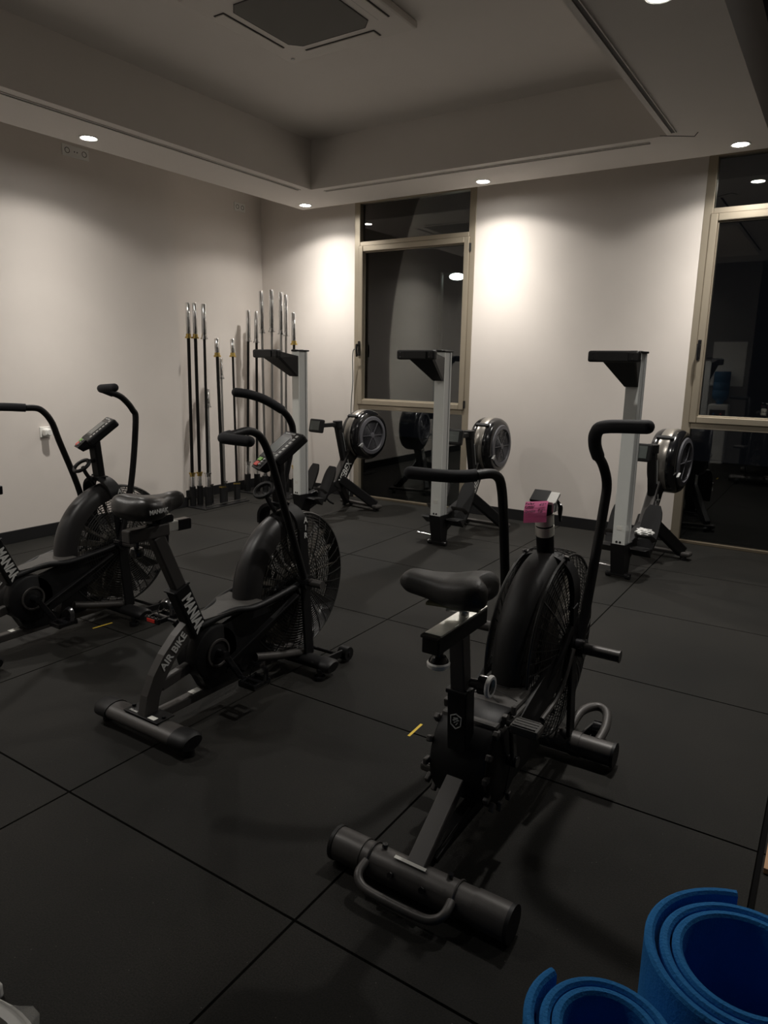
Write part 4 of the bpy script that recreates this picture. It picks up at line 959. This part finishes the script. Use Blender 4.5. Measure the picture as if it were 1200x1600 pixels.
bars = [
 ((-3.312, 3.519, 0.012), (-3.324, 3.567, 1.975), 'tall black-shafted barbell with gold collars, leftmost against the near wall corner', BS, GOLD, 0.32, 0.016, 0.021),
 ((-3.295, 3.600, 0.012), (-3.285, 3.617, 1.975), 'tall black-shafted barbell with gold collars, close behind the leftmost one', BS, GOLD, 0.32, 0.016, 0.021),
 ((-3.191, 3.612, 0.012), (-3.219, 3.671, 1.968), 'tall black-shafted barbell with silver collars, third from the left', BS, CHROME, 0.32, 0.013, 0.024),
 ((-3.271, 3.713, 0.012), (-3.442, 3.887, 1.151), 'short chrome bar whose top ends halfway up the third tall barbell', STEEL, CHROME, 0.18, 0.013, 0.024),
 ((-3.121, 3.746, 0.012), (-3.256, 3.86, 1.653), 'shorter black-shafted barbell with gold collars, next to a slim chrome bar', BS, GOLD, 0.17, 0.016, 0.024),
 ((-3.201, 3.851, 0.012), (-3.365, 4.013, 1.461), 'slim chrome bar right beside a shorter gold-collared barbell', STEEL, CHROME, 0.20, 0.011, 0.018),
 ((-3.151, 3.976, 0.012), (-3.307, 4.126, 1.656), 'short slim black-shafted barbell with gold collars, standing alone between the two sets', BS, GOLD, 0.17, 0.012, 0.023),
 ((-3.453, 4.441, 0.012), (-3.455, 4.525, 1.972), 'black-shafted barbell with silver collars, first of the corner set', BS, CHROME, 0.32, 0.014, 0.025),
 ((-3.369, 4.507, 0.012), (-3.404, 4.595, 1.962), 'black-shafted barbell with silver collars, second of the corner set', BS, CHROME, 0.32, 0.014, 0.025),
 ((-3.216, 4.477, 0.012), (-3.231, 4.489, 2.158), 'tall chrome barbell standing just left of the room corner', STEEL, CHROME, 0.42, 0.014, 0.025),
 ((-3.175, 4.558, 0.012), (-3.141, 4.549, 2.173), 'tall chrome barbell standing just right of the room corner', STEEL, CHROME, 0.42, 0.014, 0.025),
 ((-3.045, 4.561, 0.012), (-3.059, 4.606, 2.149), 'tall chrome barbell, left one of the close pair against the back wall', STEEL, CHROME, 0.42, 0.014, 0.025),
 ((-3.063, 4.645, 0.012), (-3.092, 4.725, 2.134), 'tall chrome barbell, right one of the close pair against the back wall', STEEL, CHROME, 0.42, 0.014, 0.025),
 ((-2.836, 4.532, 0.012), (-2.925, 4.65, 1.941), 'black-shafted barbell with gold collars, rightmost against the back wall', BS, GOLD, 0.32, 0.014, 0.025),
]
HT = 0.19
for ba, tp, lb, sh, co, sll, rs, rsl in bars:
    barbell(ba, tp, lb, sh, co, sll, rs, rsl, 'barbells standing in the corner')
def holder(idx, box_, label):
    x0, x1, y0, y1 = box_
    t = thing('barbell_holder', label, 'barbell stand', ((x0+x1)/2, (y0+y1)/2, 0), 0, 'barbell holders'); off = ((x0+x1)/2, (y0+y1)/2, 0)
    m = MB(off); m.box(((x0+x1)/2, (y0+y1)/2, 0.005), (x1-x0, y1-y0, 0.010), 0.003); m.out('base_plate', BLK, t)
    for i in idx:
        B = Vector(bars[i][0]); D = (Vector(bars[i][1])-B).normalized(); r = bars[i][7]+0.003
        m = MB(off); m.lathe((B.x, B.y, 0.010), D, [(r+0.006, 0.0), (r+0.006, HT), (r, HT), (r, 0.0)], 24, closed=True); m.out('tube', BLKP, t)
    m = MB(off); m.bar((x1-0.02, y0+0.03, 0.03), (x1-0.02, y1-0.03, 0.03), 0.010, 0.010); m.out('edge_bar', STEEL, t)
    return t
holder((0, 1, 2, 3, 4, 5, 6), (-3.42, -3.06, 3.45, 4.06), 'black barbell holder on the floor beside the near wall corner')
holder((7, 8, 9, 10, 11, 12, 13), (-3.56, -2.78, 4.36, 4.78), 'black barbell holder on the floor in the far room corner')

# ------------------------------------------------------------------ small fixtures
def socket(y, z, x, n, label):
    t = thing('wall_socket', label, 'socket', (x, y, z)); w = 0.075*n
    m = MB(); m.box((0.004, 0, 0), (0.008, w+0.01, 0.085), 0.003); m.out('faceplate', WHITEP, t)
    for k in range(n):
        if n == 3 and k == 1:
            m = MB(); m.cyl((0.006, -0.012, 0), (0.0095, -0.012, 0), 0.005, 10); m.cyl((0.006, 0.012, 0), (0.0095, 0.012, 0), 0.005, 10); m.out('data_port', LINE, t); continue
        yy = (k-(n-1)/2)*0.075
        m = MB(); m.lathe((0.008, yy, 0), (1, 0, 0), [(0.022, 0.0), (0.022, 0.0015), (0.018, 0.0015), (0.017, -0.002), (0, -0.002)], 24); m.out('outlet', LINE, t)
    return t
socket(2.49, 3.045, XL, 3, 'white triple socket plate high on the left wall under the ceiling edge')
socket(4.60, 3.04, XN, 2, 'white double socket plate high on the left wall near the corner')
t = thing('wall_socket', 'white socket with a plugged-in adapter low on the left wall', 'socket', (XL, 2.03, 0.855))
m = MB(); m.box((0.005, 0, 0), (0.010, 0.085, 0.085), 0.004); m.out('faceplate', WHITEP, t)
m = MB(); m.box((0.035, 0.0, 0.0), (0.05, 0.060, 0.060), 0.014); m.cyl((0.055, 0.01, 0), (0.063, 0.01, 0), 0.022, 20); m.out('adapter', WHITEP, t)
# cord hanging from the window handle
m = MB(); m.tube([(-2.265, YB-0.075, 1.575), (-2.30, YB-0.07, 1.565), (-2.325, YB-0.05, 1.47), (-2.335, YB-0.03, 1.25), (-2.355, YB-0.025, 1.05), (-2.365, YB-0.02, 0.85), (-2.37, YB-0.02, 0.60), (-2.37, YB-0.02, 0.30), (-2.37, YB-0.03, 0.02)], 0.0050, 6)
tag(m.out('hanging_cord', CABLE), 'thin grey-green cord hanging from the centre window handle', 'cord')
# floor tape
for (p, q, lb) in (((0.766, 0.970), (0.762, 1.080), 'short yellow tape strip on the floor between the two right bikes'), ((-1.240, 0.948), (-1.228, 1.062), 'short yellow tape strip on the floor left of the middle bike')):
    m = MB(); m.bar((p[0], p[1], 0.0006), (q[0], q[1], 0.0006), 0.011, 0.0008); tag(m.out('floor_tape', YEL), lb, 'tape', 'yellow floor tape')

# ------------------------------------------------------------------ blue mats rolled up
def rolled_mat(cx, cy_, R0, turns, th, gap, H, end, flare, label):
    """spiral that winds outwards clockwise and ends at angle 'end' (degrees)"""
    m = MB(); n = int(turns*56); P = []
    for i in range(n+1):
        f = i/n; a = math.radians(end)+(1-f)*turns*2*PI
        r = R0+(th+gap)*f*turns
        if f > 1-0.45/turns:
            g = (f-(1-0.45/turns))/(0.45/turns); r += flare*g*g
        P.append(V(r*math.cos(a), r*math.sin(a), 0))
    rings = []
    for i in range(n+1):
        T = (P[min(i+1, n)]-P[max(i-1, 0)]).normalized(); N_ = V(T.y, -T.x, 0); p = P[i]
        w = 0.004
        rings.append([p-N_*(th/2), p-N_*(th/2)+V(0, 0, H-w), p-N_*(th/2-w)+V(0, 0, H), p+N_*(th/2-w)+V(0, 0, H), p+N_*(th/2)+V(0, 0, H-w), p+N_*(th/2)])
    m.loft(rings, True, False)
    o = m.out('rolled_mat', BLUE); o.location = (cx, cy_, 0.001)
    tag(o, label, 'exercise mat', 'blue exercise mats standing rolled up')
    return o
rolled_mat(2.030, -0.204, 0.085, 2.75, 0.0145, 0.0030, 0.61, 102, 0.018, 'larger blue rolled mat at the bottom right corner, its outer end springing open')
rolled_mat(1.888, -0.424, 0.056, 2.35, 0.0140, 0.0020, 0.61, 148, 0.010, 'smaller blue rolled mat at the bottom edge, left of the larger roll')

# ------------------------------------------------------------------ water cooler, bin and poster (mostly seen as reflections)
t = thing('water_cooler', 'white water cooler with blue bottle, mirrored in the right-hand window', 'water cooler', (0.455, -0.672, 0))
m = MB(); m.box((0, 0, 0.47), (0.28, 0.25, 0.86), 0.02); m.box((0, 0, 0.02), (0.28, 0.25, 0.04), 0.01); m.out('body', WHITEP, t)
m = MB(); m.box((0, 0.127, 0.72), (0.22, 0.012, 0.20), 0.004); m.out('tap_recess', GREYM, t)
for q in (-0.05, 0.05):
    m = MB(); m.cyl((q, 0.125, 0.76), (q, 0.165, 0.755), 0.012, 12); m.out('tap', BLUE if q < 0 else RED, t)
m = MB(); m.lathe((0, 0, 0.90), (0, 0, 1), [(0.0, 0.0), (0.05, 0.0), (0.05, 0.03), (0.110, 0.09), (0.118, 0.12), (0.118, 0.20), (0.112, 0.21), (0.118, 0.22), (0.118, 0.32), (0.112, 0.33), (0.118, 0.34), (0.118, 0.46), (0.11, 0.49), (0, 0.49)], 32)
m.out('water_bottle', BOTTLE, t)
# poster on the wall behind
m = MB(); m.box((0, 0, 0), (0.46, 0.008, 0.66), 0.002); po = m.out('notice_board', WHITEP); po.location = (0.50, -0.794, 1.50)
tag(po, 'plain white board on the wall behind the camera, mirrored in the right-hand window', 'board')
# bin with a clear liner
t = thing('waste_bin', 'white round bin with clear liner at the bottom left corner', 'bin', (1.25, -1.010, 0))
Rb, Hb = 0.175, 0.62
m = MB(); m.lathe((0, 0, 0), (0, 0, 1), [(0.0, 0.004), (Rb-0.04, 0.0), (Rb-0.006, Hb-0.03), (Rb+0.006, Hb-0.03), (Rb+0.008, Hb-0.004), (Rb+0.003, Hb), (Rb-0.012, Hb), (Rb-0.016, Hb-0.012), (Rb-0.050, 0.02), (0.0, 0.02)], 56); m.out('bin_body', WHITEP, t)
m = MB(); rings = []
for i in range(73):
    a = 2*PI*i/72; j = 0.008*math.sin(9*a)+0.005*math.sin(17*a+1)
    d = V(math.cos(a), math.sin(a), 0)
    rings.append([d*(Rb-0.014)+V(0, 0, Hb-0.10), d*(Rb+0.002)+V(0, 0, Hb+0.003), d*(Rb+0.014+j*0.8)+V(0, 0, Hb-0.010+j*0.3), d*(Rb+0.010+j*0.5)+V(0, 0, Hb-0.09-0.012*math.sin(6*a))])
rr = [[m.bm.verts.new(p) for p in r_] for r_ in rings[:-1]]
for i in range(72):
    A = rr[i]; B = rr[(i+1) % 72]
    for k in range(3): m.bm.faces.new((A[k], B[k], B[k+1], A[k+1]))
m.out('bin_liner', FILM, t)

# ------------------------------------------------------------------ plywood-edged panel at the right border
t = thing('floor_box', 'dark panel with a chipped raw plywood edge at the right border', 'floor panel', (2.20, 1.005, 0))
m = MB(); m.box((0, 0, 0.009), (0.36, 0.20, 0.018), 0.002); m.out('plywood_base', WOOD, t)
m = MB(); m.box((0.012, -0.006, 0.0195), (0.355, 0.188, 0.006), 0.001); m.out('rubber_top', RUBBER, t)
m = MB(); m.box((0, 0, 0.030), (0.50, 0.72, 0.060), 0.006); o = m.out('rubber_block', SKIRT); o.location = (2.285, 1.475, 0.0)
tag(o, 'low black block on the floor at the right border, beyond the plywood edge', 'block')
# lamp out in the dark beyond the centre window
t = thing('outdoor_lamp', 'glowing oval lamp seen through the upper right of the centre window', 'lamp', (-3.56, 9.0, 0))
m = MB(); m.cyl((0, 0, 0), (0, 0, 2.85), 0.04, 12); m.cyl((0, 0, 2.83), (0.25, 0, 2.83), 0.02, 8); m.out('pole', BLK, t)
m = MB(); m.ball((0.28, 0, 2.775), 0.12, (1.0, 1.0, 0.42), 20); m.out('lamp_glass', OUTL, t)
m = MB(); m.box((1.0, 8.0, -0.06), (16.0, 5.5, 0.10)); struct(m.out('floor_outside', mat('dark_paving', (0.02, 0.02, 0.02), 0.9)))
